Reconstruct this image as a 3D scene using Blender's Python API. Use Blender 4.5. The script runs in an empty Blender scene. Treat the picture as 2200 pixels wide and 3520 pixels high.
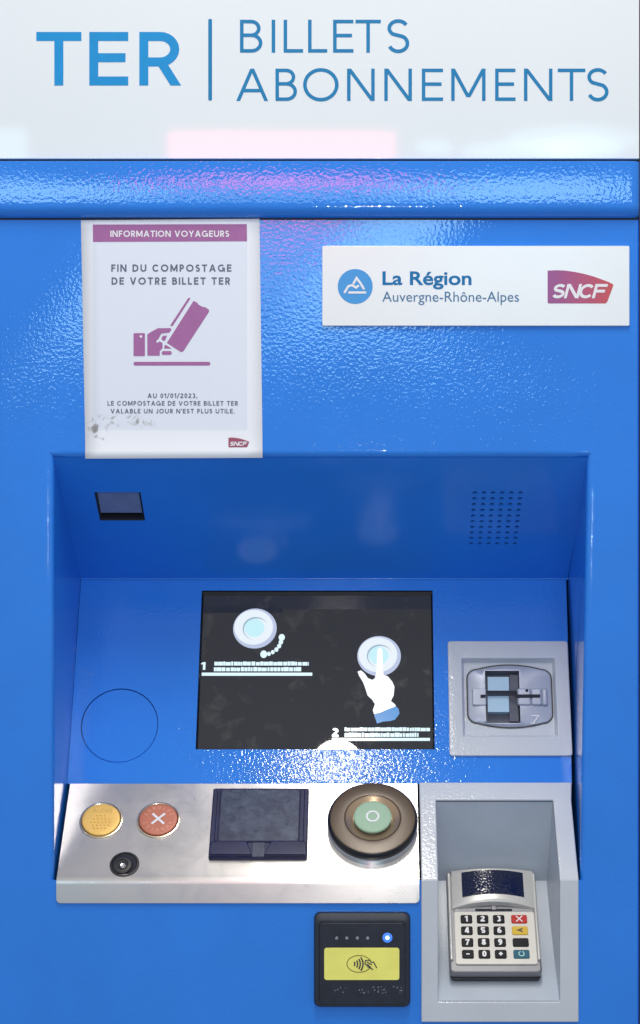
import bpy, bmesh, math, random
from mathutils import Vector
from mathutils.geometry import tessellate_polygon

random.seed(4)
# ------------------------------------------------------------------ units
# lengths below are in "millimetre-like" units, K metres each; X right, Y into the machine, Z up from eye height
K = 0.00028
CX, CY, DIST = 1278.0, 1850.0, 6300.0
S = bpy.context.scene

# ------------------------------------------------------------------ camera
cam_d = bpy.data.cameras.new('camera'); cam = bpy.data.objects.new('camera', cam_d)
S.collection.objects.link(cam); S.camera = cam
cam.location = (0, -DIST * K, 0); cam.rotation_euler = (math.pi / 2, 0, 0)
cam_d.sensor_fit = 'HORIZONTAL'; cam_d.sensor_width = 36.0
cam_d.lens = 36.0 * DIST / 2200.0
cam_d.shift_x = (1100 - CX) / 2200.0
cam_d.shift_y = (CY - 1760) / 2200.0
cam_d.clip_start = 0.05; cam_d.clip_end = 100
S.render.resolution_x, S.render.resolution_y = 640, 1024

# ------------------------------------------------------------------ world + exposure
S.view_settings.view_transform = 'Standard'; S.view_settings.look = 'None'
S.view_settings.exposure = 0.0; S.view_settings.gamma = 1.0
S.view_settings.use_curve_mapping = False
w = bpy.data.worlds.new('World'); S.world = w; w.use_nodes = True
nt = w.node_tree; nt.nodes.clear()
out = nt.nodes.new('ShaderNodeOutputWorld'); bg = nt.nodes.new('ShaderNodeBackground')
tc = nt.nodes.new('ShaderNodeTexCoord'); sx = nt.nodes.new('ShaderNodeSeparateXYZ')
mr = nt.nodes.new('ShaderNodeMapRange'); mr.inputs[1].default_value = -1; mr.inputs[2].default_value = 1
cr = nt.nodes.new('ShaderNodeValToRGB')
cr.color_ramp.elements[0].position = 0.25; cr.color_ramp.elements[0].color = (0.36, 0.42, 0.54, 1)
cr.color_ramp.elements[1].position = 0.85; cr.color_ramp.elements[1].color = (0.78, 0.77, 0.76, 1)
e = cr.color_ramp.elements.new(0.5); e.color = (0.62, 0.68, 0.78, 1)
L = nt.links.new
L(tc.outputs['Generated'], sx.inputs[0]); L(sx.outputs[2], mr.inputs[0]); L(mr.outputs[0], cr.inputs[0])
L(cr.outputs[0], bg.inputs[0]); L(bg.outputs[0], out.inputs[0]); bg.inputs[1].default_value = 0.59

# ------------------------------------------------------------------ lamps of the station hall
def lamp(name, loc, target, power, col, shape, sx_, sy_=None):
    d = bpy.data.lights.new(name, 'AREA'); o = bpy.data.objects.new(name, d)
    S.collection.objects.link(o); o.location = loc
    o.rotation_euler = (Vector(target) - Vector(loc)).to_track_quat('-Z', 'Y').to_euler()
    d.energy = power; d.color = col; d.shape = shape; d.size = sx_
    if sy_: d.size_y = sy_
    return o
def radlamp(name, x0, x1, z0, z1, y, rad, col, shape='RECTANGLE'):
    """lit pane across the hall; rad = brightness of its surface"""
    a = (x1 - x0) * (z1 - z0) * (math.pi / 4 if shape == 'ELLIPSE' else 1)
    return lamp(name, ((x0 + x1) / 2, y, (z0 + z1) / 2), ((x0 + x1) / 2, 0, (z0 + z1) / 2), rad * math.pi * a, col, shape, x1 - x0, z1 - z0)
lamp('ceiling_lamp', (-0.090, -2.20, 1.64), (0, 0, -0.15), 6, (1.0, 0.93, 0.84), 'DISK', 0.135)
lamp('overhead_strip_lamp', (0.02, -0.95, 1.95), (0, 0.05, -0.2), 27, (1.0, 0.95, 0.88), 'RECTANGLE', 0.28, 0.9)
COOL = (0.50, 0.86, 1.0)
radlamp('lit_pane_pink', -0.75, 0.085, 1.22, 1.50, -5, 12, (1.0, 0.17, 0.26))
radlamp('lit_pane_centre_low', -0.80, 0.12, 0.80, 1.14, -5, 3.5, COOL)
radlamp('lit_pane_left', -1.80, -1.27, 1.36, 1.51, -5, 5, COOL)
radlamp('lit_pane_left_low', -1.80, -0.86, 0.80, 1.30, -5, 7.5, COOL)
radlamp('lit_pane_right', 0.16, 0.30, 1.415, 1.468, -5.0, 5, COOL, 'ELLIPSE')
radlamp('lit_pane_right_a', 0.33, 0.80, 1.40, 1.47, -5.02, 5, COOL, 'ELLIPSE')
radlamp('lit_pane_right_b', 0.50, 1.00, 1.43, 1.53, -5.04, 4, COOL, 'ELLIPSE')
radlamp('lit_pane_right_c', 0.62, 0.93, 1.40, 1.50, -5.06, 5, COOL, 'ELLIPSE')
radlamp('lit_pane_right_low', 0.14, 1.02, 0.80, 1.37, -5, 7.5, COOL)
fl = bpy.data.lights.new('phone_lamp', 'POINT'); flo = bpy.data.objects.new('phone_lamp', fl)
S.collection.objects.link(flo); flo.location = (0.012, -1.78, 0.004); fl.energy = 13; fl.shadow_soft_size = 0.004
fl.color = (1, 0.98, 0.94)

# ------------------------------------------------------------------ planes
class Plane:
    def __init__(s, y0, z0, y1, z1):
        """extruded along X; from lower point (y0,z0) to upper (y1,z1)"""
        s.o = Vector((0, y0, z0)); s.ey = Vector((0, y1 - y0, z1 - z0)).normalized()
        s.ex = Vector((1, 0, 0)); s.n = s.ex.cross(s.ey)
    def P(s, a, b, h=0): return s.o + s.ex * a + s.ey * b + s.n * h
    def L(s, u, v, h=0):
        o = Vector((0, -DIST, 0)); d = Vector((u - CX, DIST, CY - v))
        p0 = s.o + s.n * h
        t = (p0 - o).dot(s.n) / d.dot(s.n); q = o + d * t - p0
        return (q.dot(s.ex), q.dot(s.ey))
    def W(s, u, v, h=0):
        a, b = s.L(u, v, h); return s.P(a, b, h)
    def off(s, h):
        q = Plane(0, 0, 0, 1); q.o = s.o + s.n * h; q.ey = s.ey; q.ex = s.ex; q.n = s.n; return q
A_ = (8, 278); B_ = (597, -153); C_ = (285, -883); D_ = (0, -1175)
FRONT = Plane(0, 0, 0, 1)
SOFF = Plane(B_[0], B_[1], A_[0], A_[1])
PAN = Plane(C_[0], C_[1], B_[0], B_[1])
TIL = Plane(D_[0], D_[1], C_[0], C_[1])
FLO = Plane(0, -1588, 350, -1243)
XL = -1095.0
def XR(z): return 742 - 25 * (275 - z) / 1450.0

# ------------------------------------------------------------------ objects
WL = {}
def _link(o, parent, c):
    S.collection.objects.link(o)
    if parent is not None:
        o.parent = parent; o.location = c - WL[parent.name]
    else: o.location = c
    WL[o.name] = c
def thing(name, label, cat, loc, group=None):
    o = bpy.data.objects.new(name, None); o.empty_display_size = 0.05
    c = Vector(loc) * K; _link(o, None, c)
    o['label'] = label; o['category'] = cat
    if group: o['group'] = group
    return o
def mk(name, verts, faces, mat, parent=None, smooth=35, label=None, kind=None, outward=False):
    vs = [Vector(v) * K for v in verts]
    lo = Vector([min(v[i] for v in vs) for i in range(3)]); hi = Vector([max(v[i] for v in vs) for i in range(3)])
    c = (lo + hi) / 2
    me = bpy.data.meshes.new(name); me.from_pydata([v - c for v in vs], [], faces)
    bm = bmesh.new(); bm.from_mesh(me)
    if smooth: bmesh.ops.remove_doubles(bm, verts=bm.verts, dist=2e-6); bm.normal_update()
    if smooth and not outward: bmesh.ops.recalc_face_normals(bm, faces=bm.faces)
    if outward: bmesh.ops.reverse_faces(bm, faces=[f for f in bm.faces if f.normal.y > 1e-6])
    bm.to_mesh(me); bm.free()
    if smooth:
        for p in me.polygons: p.use_smooth = True
        me.set_sharp_from_angle(angle=math.radians(smooth))
    if isinstance(mat, (list, tuple)):
        for m in mat: me.materials.append(m)
    else: me.materials.append(mat)
    o = bpy.data.objects.new(name, me); _link(o, parent, c)
    if smooth and len(me.polygons) > 6:
        wn = o.modifiers.new('weighted', 'WEIGHTED_NORMAL'); wn.keep_sharp = True; wn.weight = 100
    if label: o['label'] = label
    if kind: o['kind'] = kind
    return o
class MB:
    def __init__(s): s.v = []; s.f = []
    def add(s, vs, fs):
        b = len(s.v); s.v += [Vector(v) for v in vs]; s.f += [tuple(i + b for i in f) for f in fs]; return s
    def quad(s, *p): return s.add(p, [tuple(range(len(p)))])
    def loft(s, loops, cap0=False, cap1=True, closed=True):
        n = len(loops[0]); vs = [p for l in loops for p in l]; fs = []
        for k in range(len(loops) - 1):
            for i in range(n if closed else n - 1):
                j = (i + 1) % n; fs.append((k * n + i, k * n + j, (k + 1) * n + j, (k + 1) * n + i))
        if cap0: fs.append(tuple(reversed(range(n))))
        if cap1: fs.append(tuple(range((len(loops) - 1) * n, len(loops) * n)))
        return s.add(vs, fs)
    def build(s, name, mat, parent=None, **k): return mk(name, s.v, s.f, mat, parent, **k)
def rr(a0, b0, a1, b1, r, n=5):
    r = min(r, (a1 - a0) / 2 - .01, (b1 - b0) / 2 - .01); r = max(r, .01); pts = []
    for cx, cy, s0 in ((a1 - r, b1 - r, 0), (a0 + r, b1 - r, 90), (a0 + r, b0 + r, 180), (a1 - r, b0 + r, 270)):
        for i in range(n + 1):
            t = math.radians(s0 + 90 * i / n); pts.append((cx + r * math.cos(t), cy + r * math.sin(t)))
    return pts
def circ(a, b, rx, ry=None, n=48):
    ry = rx if ry is None else ry
    return [(a + rx * math.cos(2 * math.pi * i / n), b + ry * math.sin(2 * math.pi * i / n)) for i in range(n)]
def on(pl, pts, h): return [pl.P(a, b, h) for a, b in pts]
def rslab(mb, pl, a0, b0, a1, b1, h0, h1, r=6, bev=3, n=5, cap=True):
    """rounded slab with a rounded top edge"""
    loops = [on(pl, rr(a0, b0, a1, b1, r, n), h0)]
    for k in range(4):
        t = math.radians(90 * k / 3); d = bev * (1 - math.cos(t))
        loops.append(on(pl, rr(a0 + d, b0 + d, a1 - d, b1 - d, max(r - d, .5), n), h1 - bev + bev * math.sin(t)))
    return mb.loft(loops, cap0=False, cap1=cap)
def boxuv(pl, u0, v0, u1, v1):
    """image-like box -> local box, widths at its middle row"""
    vm = (v0 + v1) / 2; a0 = pl.L(u0, vm)[0]; a1 = pl.L(u1, vm)[0]; um = (u0 + u1) / 2
    return a0, pl.L(um, v1)[1], a1, pl.L(um, v0)[1]
def lathe(mb, pl, a, b, prof, n=64, cap=True):
    return mb.loft([on(pl, circ(a, b, r, n=n), h) for r, h in prof], cap1=cap)
def poly(mb, pts3):
    tri = tessellate_polygon([pts3]); return mb.add(pts3, [tuple(t) for t in tri])
def ribbon(pts, s, closed=False):
    n = len(pts); Lf, Rt = [], []
    for i in range(n):
        p = Vector(pts[i])
        a = Vector(pts[(i - 1) % n]) if (closed or i > 0) else None
        c = Vector(pts[(i + 1) % n]) if (closed or i < n - 1) else None
        d1 = (p - a).normalized() if a is not None else None
        d2 = (c - p).normalized() if c is not None else None
        if d1 is None: d1 = d2
        if d2 is None: d2 = d1
        n1 = Vector((-d1.y, d1.x)); n2 = Vector((-d2.y, d2.x)); m = (n1 + n2)
        m = n1 if m.length < 1e-4 else m.normalized()
        k = min(1 / max(m.dot(n1), .3), 2.2)
        Lf.append(p + m * k * s / 2); Rt.append(p - m * k * s / 2)
    vs = Lf + Rt; fs = []
    for i in range(n if closed else n - 1):
        j = (i + 1) % n; fs.append((n + i, n + j, j, i))
    return vs, fs

# ------------------------------------------------------------------ stroke lettering
def arc(cx, cy, rx, ry, a0, a1, n=12):
    return [(cx + rx * math.cos(math.radians(a0 + (a1 - a0) * i / n)), cy + ry * math.sin(math.radians(a0 + (a1 - a0) * i / n))) for i in range(n + 1)]
WID = dict(A=.93, B=.68, C=.90, D=.82, E=.62, F=.58, G=.98, H=.8, I=.12, J=.50, L=.56, M=1.0, N=.86, O=1.04, P=.62, R=.66, S=.60, T=.72, U=.82, V=.88, Y=.82, Z=.70)
WID.update({str(i): .62 for i in range(10)}); WID.update({'1': .38, ' ': .28, '/': .42, ',': .14, '.': .12, "'": .12, '-': .4, '+': .6})
def glyph(c, W, s):
    h = s / 2; P = []; Dg = []
    p = lambda *q: P.append((list(q), False))
    def pl(q, cl=False): P.append((q, cl))
    d = lambda x0, y0, x1, y1: Dg.append((x0, y0, x1, y1))
    q = s * .56
    if c == 'A': d(q, 0, W / 2, 1); d(W - q, 0, W / 2, 1); p((W * .24, .32), (W * .76, .32))
    elif c == 'B':
        m = .53; p((h, 0), (h, 1))
        pl([(h, 1 - h), (W * .5, 1 - h)] + arc(W * .5, (1 - h + m) / 2, W * .92 - h - W * .5, (1 - h - m) / 2, 90, -90)[1:] + [(h, m)])
        pl([(h, m), (W * .52, m)] + arc(W * .52, (h + m) / 2, W - h - W * .52, (m - h) / 2, 90, -90)[1:] + [(h, h)])
    elif c == 'C': pl(arc(W * .53, .5, W * .53 - h, .5 - h, 42, 318, 24))
    elif c == 'G': pl(arc(W * .5, .5, W * .5 - h, .5 - h, 46, 318, 24) + [(W - h, .14), (W - h, .47), (W * .58, .47)])
    elif c == 'D': p((h, 0), (h, 1)); pl([(h, 1 - h), (W * .42, 1 - h)] + arc(W * .42, .5, W * .58 - h, .5 - h, 90, -90, 18)[1:] + [(h, h)])
    elif c == 'E': p((W, 1 - h), (h, 1 - h), (h, h), (W, h)); p((h, .52), (W * .93, .52))
    elif c == 'F': p((W, 1 - h), (h, 1 - h), (h, 0)); p((h, .5), (W * .9, .5))
    elif c == 'H': p((h, 0), (h, 1)); p((W - h, 0), (W - h, 1)); p((h, .52), (W - h, .52))
    elif c == 'I': p((W / 2, 0), (W / 2, 1))
    elif c == 'J': pl([(W - h, 1), (W - h, .3)] + arc(W / 2, .3, W / 2 - h, .3 - h, 0, -160)[1:])
    elif c == 'L': p((h, 1), (h, h), (W, h))
    elif c == 'M': d(h, 0, h * 1.3, 1) if 0 else p((h, 0), (h, 1)); p((W - h, 0), (W - h, 1)); d(h, 1, W / 2, .12); d(W - h, 1, W / 2, .12)
    elif c == 'N': p((h, 0), (h, 1)); p((W - h, 0), (W - h, 1)); d(h * 1.1, 1, W - h * 1.1, 0)
    elif c in 'O': pl(arc(W / 2, .5, W / 2 - h, .5 - h, 0, 352.5, 47), True)
    elif c == '0': pl(arc(W / 2, .5, W / 2 - h, .5 - h, 0, 348.75, 31), True)
    elif c in 'PR':
        m = .44; p((h, 0), (h, 1)); pl([(h, 1 - h), (W * .5, 1 - h)] + arc(W * .5, (1 - h + m) / 2, W * .96 - h - W * .5, (1 - h - m) / 2, 90, -90)[1:] + [(h, m)])
        if c == 'R': d(W * .52, m, W - q, 0)
    elif c == 'S':
        m = .52; pl(arc(W * .5, (1 - h + m) / 2, W * .49 - h, (1 - h - m) / 2, 28, 232, 14)[:] + arc(W * .5, (h + m) / 2, W * .5 - h, (m - h) / 2, 58, -158, 14))
    elif c == 'T': p((0, 1 - h), (W, 1 - h)); p((W / 2, 0), (W / 2, 1 - h))
    elif c == 'U': pl([(h, 1), (h, .36)] + arc(W / 2, .36, W / 2 - h, .36 - h, 180, 360, 16)[1:] + [(W - h, 1)])
    elif c == 'V': d(q, 1, W / 2, 0); d(W - q, 1, W / 2, 0)
    elif c == 'Y': d(q, 1, W / 2, .42); d(W - q, 1, W / 2, .42); p((W / 2, 0), (W / 2, .46))
    elif c == 'Z': p((0, 1 - h), (W, 1 - h)); p((0, h), (W, h)); d(W - q, 1 - h, q, h)
    elif c == '1': p((W - h, 0), (W - h, 1)); d(W * .1, .72, W - h, .98)
    elif c == '2': pl(arc(W / 2, .70, W / 2 - h, .30 - h, 165, -35, 14) + [(h, h * 1.6)]); p((0, h), (W, h))
    elif c == '3': pl(arc(W * .47, .745, W * .45 - h, .255 - h, 150, -90, 12)); pl(arc(W * .47, .27, W * .53 - h, .27 - h, 90, -150, 12))
    elif c == '4': p((W * .72, 0), (W * .72, 1)); p((0, .26), (W, .26)); d(W * .64, 1, h * .8, .28)
    elif c == '5': p((W * .92, 1 - h), (W * .18, 1 - h), (W * .12, .52)); pl([(W * .12, .52)] + arc(W * .46, .31, W * .54 - h, .31 - h, 115, -145, 14))
    elif c in '69':
        a = arc(W / 2, .32, W / 2 - h, .32 - h, 0, 348.75, 31); b = arc(W * .62, .45, W * .62 - h, .55 - h, 70, 185, 12)
        if c == '9': a = [(W - x, 1 - y) for x, y in a]; b = [(W - x, 1 - y) for x, y in b]
        pl(a, True); pl(b)
    elif c == '7': p((0, 1 - h), (W, 1 - h)); d(W - q, 1 - h, W * .3, 0)
    elif c == '8': pl(arc(W / 2, .745, W * .44 - h, .255 - h, 0, 345, 23), True); pl(arc(W / 2, .28, W / 2 - h, .28 - h, 0, 345, 23), True)
    elif c == '/': d(0, -.05, W, 1.05)
    elif c in ',.': p((W / 2, -.12 if c == ',' else 0), (W / 2, s))
    elif c == "'": p((W / 2, .7), (W / 2, 1))
    elif c == '-': p((0, .42), (W, .42))
    elif c == '+': p((0, .45), (W, .45)); p((W / 2, .45 - W / 2), (W / 2, .45 + W / 2))
    elif c == 'X': d(q, 0, W - q, 1); d(q, 1, W - q, 0)
    res = []
    for q_, cl in P: res.append(ribbon(q_, s, cl))
    for x0, y0, x1, y1 in Dg:
        ln = math.hypot(x1 - x0, y1 - y0); k = s / 2 * ln / max(abs(y1 - y0), .05)
        k = min(k, s)
        res.append(([Vector((x0 - k, y0)), Vector((x0 + k, y0)), Vector((x1 + k, y1)), Vector((x1 - k, y1))], [(0, 1, 2, 3)]))
    return res
def put(mb, pl, c, a0, b0, a1, b1, s, h, shear=0, fy=1.0):
    """letter into local box; s relative to height; fy thins horizontals"""
    H = b1 - b0; W = (a1 - a0) / H
    if c == ' ': return
    if fy != 1: W *= 1
    for k, (vs, fs) in enumerate(glyph(c, W, s)):
        mb.add([pl.P(a0 + v[0] * H + shear * v[1] * H, b0 + v[1] * H, h + .07 * k) for v in vs], fs)
def text(mb, pl, txt, a0, b0, a1, b1, s, h=.8, shear=0):
    H = b1 - b0; ws = [WID[c] * H for c in txt]; n = len(txt) - 1
    gap = (a1 - a0 - sum(ws)) / max(n, 1); f = 1.0
    if gap < .10 * H:
        f = (a1 - a0 - .14 * H * n) / sum(ws); gap = .14 * H
    if gap > .30 * H:
        f = (a1 - a0 - .24 * H * n) / sum(ws); gap = .24 * H
    x = a0
    for c, w_ in zip(txt, ws):
        put(mb, pl, c, x, b0, x + w_ * f, b1, s, h, shear); x += w_ * f + gap
def textuv(mb, pl, txt, u0, v0, u1, v1, s, h=.8, shear=0):
    a0, b0, a1, b1 = boxuv(pl, u0, v0, u1, v1); text(mb, pl, txt, a0, b0, a1, b1, s, h, shear)
def fonttext(pl, txt, u0, v0, u1, v1, mat, name, parent, h=.8, bold=0.0):
    cu = bpy.data.curves.new('txt', 'FONT'); cu.body = txt; cu.size = 1; cu.offset = bold; cu.resolution_u = 4
    o = bpy.data.objects.new('txt', cu); S.collection.objects.link(o)
    bpy.context.view_layer.update()
    me = bpy.data.meshes.new_from_object(o.evaluated_get(bpy.context.evaluated_depsgraph_get()))
    vs = [v.co.copy() for v in me.vertices]; fs = [tuple(p.vertices) for p in me.polygons]
    bpy.data.objects.remove(o); bpy.data.curves.remove(cu); bpy.data.meshes.remove(me)
    x0 = min(v.x for v in vs); x1 = max(v.x for v in vs); y0 = min(v.y for v in vs); y1 = max(v.y for v in vs)
    a0, b0, a1, b1 = boxuv(pl, u0, v0, u1, v1)
    W_ = [pl.P(a0 + (v.x - x0) / (x1 - x0) * (a1 - a0), b0 + (v.y - y0) / (y1 - y0) * (b1 - b0), h) for v in vs]
    return mk(name, W_, fs, mat, parent, smooth=0)

# ------------------------------------------------------------------ materials
def mat(name, col, rough=.4, metal=0, bump=0, bscale=300, spec=.5, vary=0, vscale=6, coat=0, emit=None, es=0, aniso=0, bdetail=1.5, stretch=None, rvar=0, grain=0):
    m = bpy.data.materials.new(name); m.use_nodes = True; t = m.node_tree; b = t.nodes['Principled BSDF']
    b.inputs['Base Color'].default_value = (*col, 1); b.inputs['Roughness'].default_value = rough
    b.inputs['Metallic'].default_value = metal; b.inputs['Specular IOR Level'].default_value = spec
    b.inputs['Coat Weight'].default_value = coat; b.inputs['Coat Roughness'].default_value = .06
    geo = t.nodes.new('ShaderNodeNewGeometry'); src = geo.outputs['Position']
    if stretch:
        mp = t.nodes.new('ShaderNodeMapping'); mp.inputs['Scale'].default_value = stretch
        t.links.new(src, mp.inputs[0]); src2 = mp.outputs[0]
    else: src2 = src
    if bump:
        n = t.nodes.new('ShaderNodeTexNoise'); n.inputs['Scale'].default_value = bscale; n.inputs['Detail'].default_value = bdetail
        t.links.new(src2, n.inputs['Vector'])
        bp = t.nodes.new('ShaderNodeBump'); bp.inputs['Strength'].default_value = 1; bp.inputs['Distance'].default_value = bump
        t.links.new(n.outputs[0], bp.inputs['Height']); t.links.new(bp.outputs[0], b.inputs['Normal'])
        if coat: t.links.new(bp.outputs[0], b.inputs['Coat Normal'])
    if vary:
        n = t.nodes.new('ShaderNodeTexNoise'); n.inputs['Scale'].default_value = vscale; n.inputs['Detail'].default_value = 6
        n.inputs['Roughness'].default_value = .62
        t.links.new(src2 if stretch else src, n.inputs['Vector'])
        r = t.nodes.new('ShaderNodeMapRange'); r.inputs[1].default_value = .3; r.inputs[2].default_value = .7
        r.inputs[3].default_value = 1 - vary; r.inputs[4].default_value = 1 + vary
        t.links.new(n.outputs[0], r.inputs[0])
        mx = t.nodes.new('ShaderNodeVectorMath'); mx.operation = 'SCALE'; mx.inputs[0].default_value = col
        t.links.new(r.outputs[0], mx.inputs['Scale']); t.links.new(mx.outputs[0], b.inputs['Base Color'])
        if rvar:
            r2 = t.nodes.new('ShaderNodeMapRange'); r2.inputs[1].default_value = .3; r2.inputs[2].default_value = .7
            r2.inputs[3].default_value = rough - rvar; r2.inputs[4].default_value = rough + rvar
            t.links.new(n.outputs[0], r2.inputs[0]); t.links.new(r2.outputs[0], b.inputs['Roughness'])
    if aniso:
        b.inputs['Anisotropic'].default_value = aniso; b.inputs['Anisotropic Rotation'].default_value = .25
        tg = t.nodes.new('ShaderNodeCombineXYZ'); tg.inputs[0].default_value = 1
        t.links.new(tg.outputs[0], b.inputs['Tangent'])
    if emit:
        b.inputs['Emission Color'].default_value = (*emit, 1); b.inputs['Emission Strength'].default_value = es
    return m
BLUE = (0.026, 0.225, 0.80)
M = {}
M['blue'] = mat('blue_textured_paint', BLUE, .05, bump=.00016, bscale=310, vary=.05, vscale=9, spec=.6)
M['blue_in'] = mat('blue_recess_paint', BLUE, .085, bump=.000165, bscale=340, vary=.05, vscale=9, spec=.42)
M['blue_wall'] = mat('blue_side_paint', BLUE, .16, bump=.00012, bscale=240, spec=.5)
M['blue_soffit'] = mat('blue_soffit_paint', BLUE, .17, bump=.00006, bscale=300, vary=.05, vscale=9, spec=.2)
M['white'] = mat('white_header_acrylic', (.78, .835, .87), .04, bump=.000016, bscale=16, vary=.012, vscale=4, spec=.38)
M['plaque'] = mat('plaque_white', (.80, .81, .83), .18, vary=.02, vscale=14)
M['cyan'] = mat('sign_blue_print', (.008, .27, .62), .5, spec=.25, vary=.05, vscale=50)
M['cyan_thin'] = mat('sign_thin_print', (.008, .20, .44), .5, spec=.25, vary=.05, vscale=50)
M['region_blue'] = mat('region_print', (.008, .17, .42), .5, spec=.2)
M['region_grey'] = mat('region_grey_print', (.07, .19, .36), .5, spec=.2)
M['cyan_disc'] = mat('region_disc_print', (.015, .28, .68), .3)
M['purple'] = mat('poster_purple_print', (.36, .12, .33), .5, vary=.06, vscale=60)
M['ink'] = mat('poster_grey_ink', (.10, .13, .20), .5, vary=.15, vscale=200)
M['ink_white'] = mat('white_print', (.80, .80, .84), .4)
M['black'] = mat('black_plastic', (.010, .011, .016), .28, bump=.00003, bscale=700, vary=.3, vscale=60)
M['reader'] = mat('reader_black_plastic', (.013, .017, .030), .38, bump=.00004, bscale=900, vary=.25, vscale=90)
M['navy'] = mat('dark_navy_plastic', (.006, .010, .062), .38, spec=.3, vary=.3, vscale=40, bump=.00005, bscale=160)
M['gap'] = mat('dark_gap', (.006, .008, .02), .7)
M['grey'] = mat('grey_textured_plastic', (.57, .61, .67), .14, bump=.00016, bscale=330, vary=.03, vscale=20)
M['grey2'] = mat('grey_smooth_plastic', (.44, .46, .51), .32, vary=.03, vscale=20)
M['bay'] = mat('bay_grey_plastic', (.47, .53, .61), .28, spec=.3, bump=.00014, bscale=330, vary=.06, vscale=18)
M['slotgrey'] = mat('slot_blue_grey_metal', (.42, .46, .56), .34, metal=.2, vary=.06, vscale=40)
M['wellshade'] = mat('slot_well_shade', (.14, .15, .19), .6, spec=.12, vary=.1, vscale=60)  # darker grey paints in the shade inside the card well
M['pale'] = mat('slot_pale_face', (.42, .62, .78), .22, vary=.03, vscale=40)
M['gold'] = mat('button_yellow', (.80, .50, .13), .36, metal=.25, vary=.06, vscale=90)
M['goldring'] = mat('button_ring_metal', (.75, .66, .50), .2, metal=.9)
M['red'] = mat('button_red', (.48, .15, .09), .40, metal=.15, vary=.08, vscale=90)
M['redlight'] = mat('button_raised_pale', (.78, .62, .50), .3, metal=.5)
M['redtxt'] = mat('button_raised_text', (.62, .27, .19), .35, metal=.3)
M['goldtxt'] = mat('button_yellow_relief', (.62, .36, .09), .4, metal=.3)
M['brown'] = mat('knob_brown_metal', (.085, .055, .030), .30, metal=.1, vary=.10, vscale=70, aniso=0)
M['tan'] = mat('knob_tan_bowl', (.42, .31, .21), .26, metal=.6, vary=.05, vscale=60)
M['green'] = mat('knob_green_cap', (.33, .50, .36), .45, spec=.3, vary=.03, vscale=90)
M['chrome'] = mat('knob_base_metal', (.62, .65, .70), .22, metal=.9, vary=.12, vscale=90)
M['cream'] = mat('keypad_cream', (.66, .64, .58), .35, vary=.04, vscale=70)
M['padgrey'] = mat('terminal_grey', (.22, .22, .24), .34, metal=.2, vary=.06, vscale=50)
M['padlight'] = mat('terminal_light_grey', (.56, .56, .54), .28, metal=.2, vary=.05, vscale=50)
M['keyblack'] = mat('key_black', (.010, .011, .014), .4, spec=.12, vary=.2, vscale=90)
M['keyred'] = mat('key_red', (.52, .04, .035), .45, spec=.15)
M['keyyellow'] = mat('key_yellow', (.72, .48, .06), .45, spec=.15)
M['keygreen'] = mat('key_blue_green', (.035, .13, .19), .45, spec=.15)
M['keytxt'] = mat('key_print', (.80, .80, .80), .5)
M['keydark'] = mat('key_dark_print', (.10, .07, .03), .5)
M['keycyan'] = mat('key_pale_print', (.40, .70, .68), .5)
M['lcd'] = mat('terminal_display', (.006, .010, .040), .07, bump=.00022, bscale=420, spec=.6)
M['yellow'] = mat('reader_yellow_label', (.90, .86, .20), .5, spec=.25, vary=.06, vscale=45)
M['yellowink'] = mat('reader_label_olive', (.25, .22, .04), .5)
M['yellowdark'] = mat('reader_label_dark', (.03, .03, .05), .5)
M['led'] = mat('led_off', (.25, .28, .32), .2)
M['ledglow'] = mat('led_glow', (.1, .3, 1), .3, emit=(.01, .12, 1.0), es=.55)  # emissive blue ring paints in the glow around the lit core
M['ledcore'] = mat('led_core', (.6, .9, 1), .3, emit=(.6, .9, 1.0), es=3)
M['lens'] = mat('window_pane', (.17, .21, .32), .10, spec=.6, vary=.15, vscale=60)  # the pane's reflection is put into its grey-blue base colour
M['wall'] = mat('wall_dark', (.05, .045, .04), .8, vary=.3, vscale=8, bump=.0005, bscale=60)
M['rubber'] = mat('black_rubber', (.016, .017, .02), .45)
M['steelsock'] = mat('jack_metal', (.6, .6, .58), .25, metal=1)

# brushed steel: fine horizontal streaks
m = mat('brushed_steel', (.66, .64, .62), .31, metal=.85, aniso=.9, vary=.022, vscale=1, stretch=(10, 520, 520), bump=.000008, bscale=1, rvar=.015); M['steel'] = m
t = m.node_tree; b = t.nodes['Principled BSDF']
for n_ in t.nodes:
    if n_.type == 'TEX_NOISE': n_.inputs['Scale'].default_value = 3.0
# hand smears and handling marks on the steel
geo = t.nodes.new('ShaderNodeNewGeometry'); sn = t.nodes.new('ShaderNodeTexNoise'); sn.inputs['Scale'].default_value = 26; sn.inputs['Detail'].default_value = 9
sn.inputs['Roughness'].default_value = .68; sn.inputs['Distortion'].default_value = .5
sr = t.nodes.new('ShaderNodeMapRange'); sr.inputs[1].default_value = .38; sr.inputs[2].default_value = .66; sr.inputs[3].default_value = .27; sr.inputs[4].default_value = .37
t.links.new(geo.outputs['Position'], sn.inputs['Vector']); t.links.new(sn.outputs[0], sr.inputs[0]); t.links.new(sr.outputs[0], b.inputs['Roughness'])
src_ = b.inputs['Base Color'].links[0].from_socket; sc2 = t.nodes.new('ShaderNodeMapRange'); sc2.inputs[1].default_value = .4; sc2.inputs[2].default_value = .7; sc2.inputs[3].default_value = 1.03; sc2.inputs[4].default_value = .92
t.links.new(sn.outputs[0], sc2.inputs[0]); vm = t.nodes.new('ShaderNodeVectorMath'); vm.operation = 'SCALE'
t.links.new(src_, vm.inputs[0]); t.links.new(sc2.outputs[0], vm.inputs['Scale']); t.links.new(vm.outputs[0], b.inputs['Base Color'])

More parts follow.
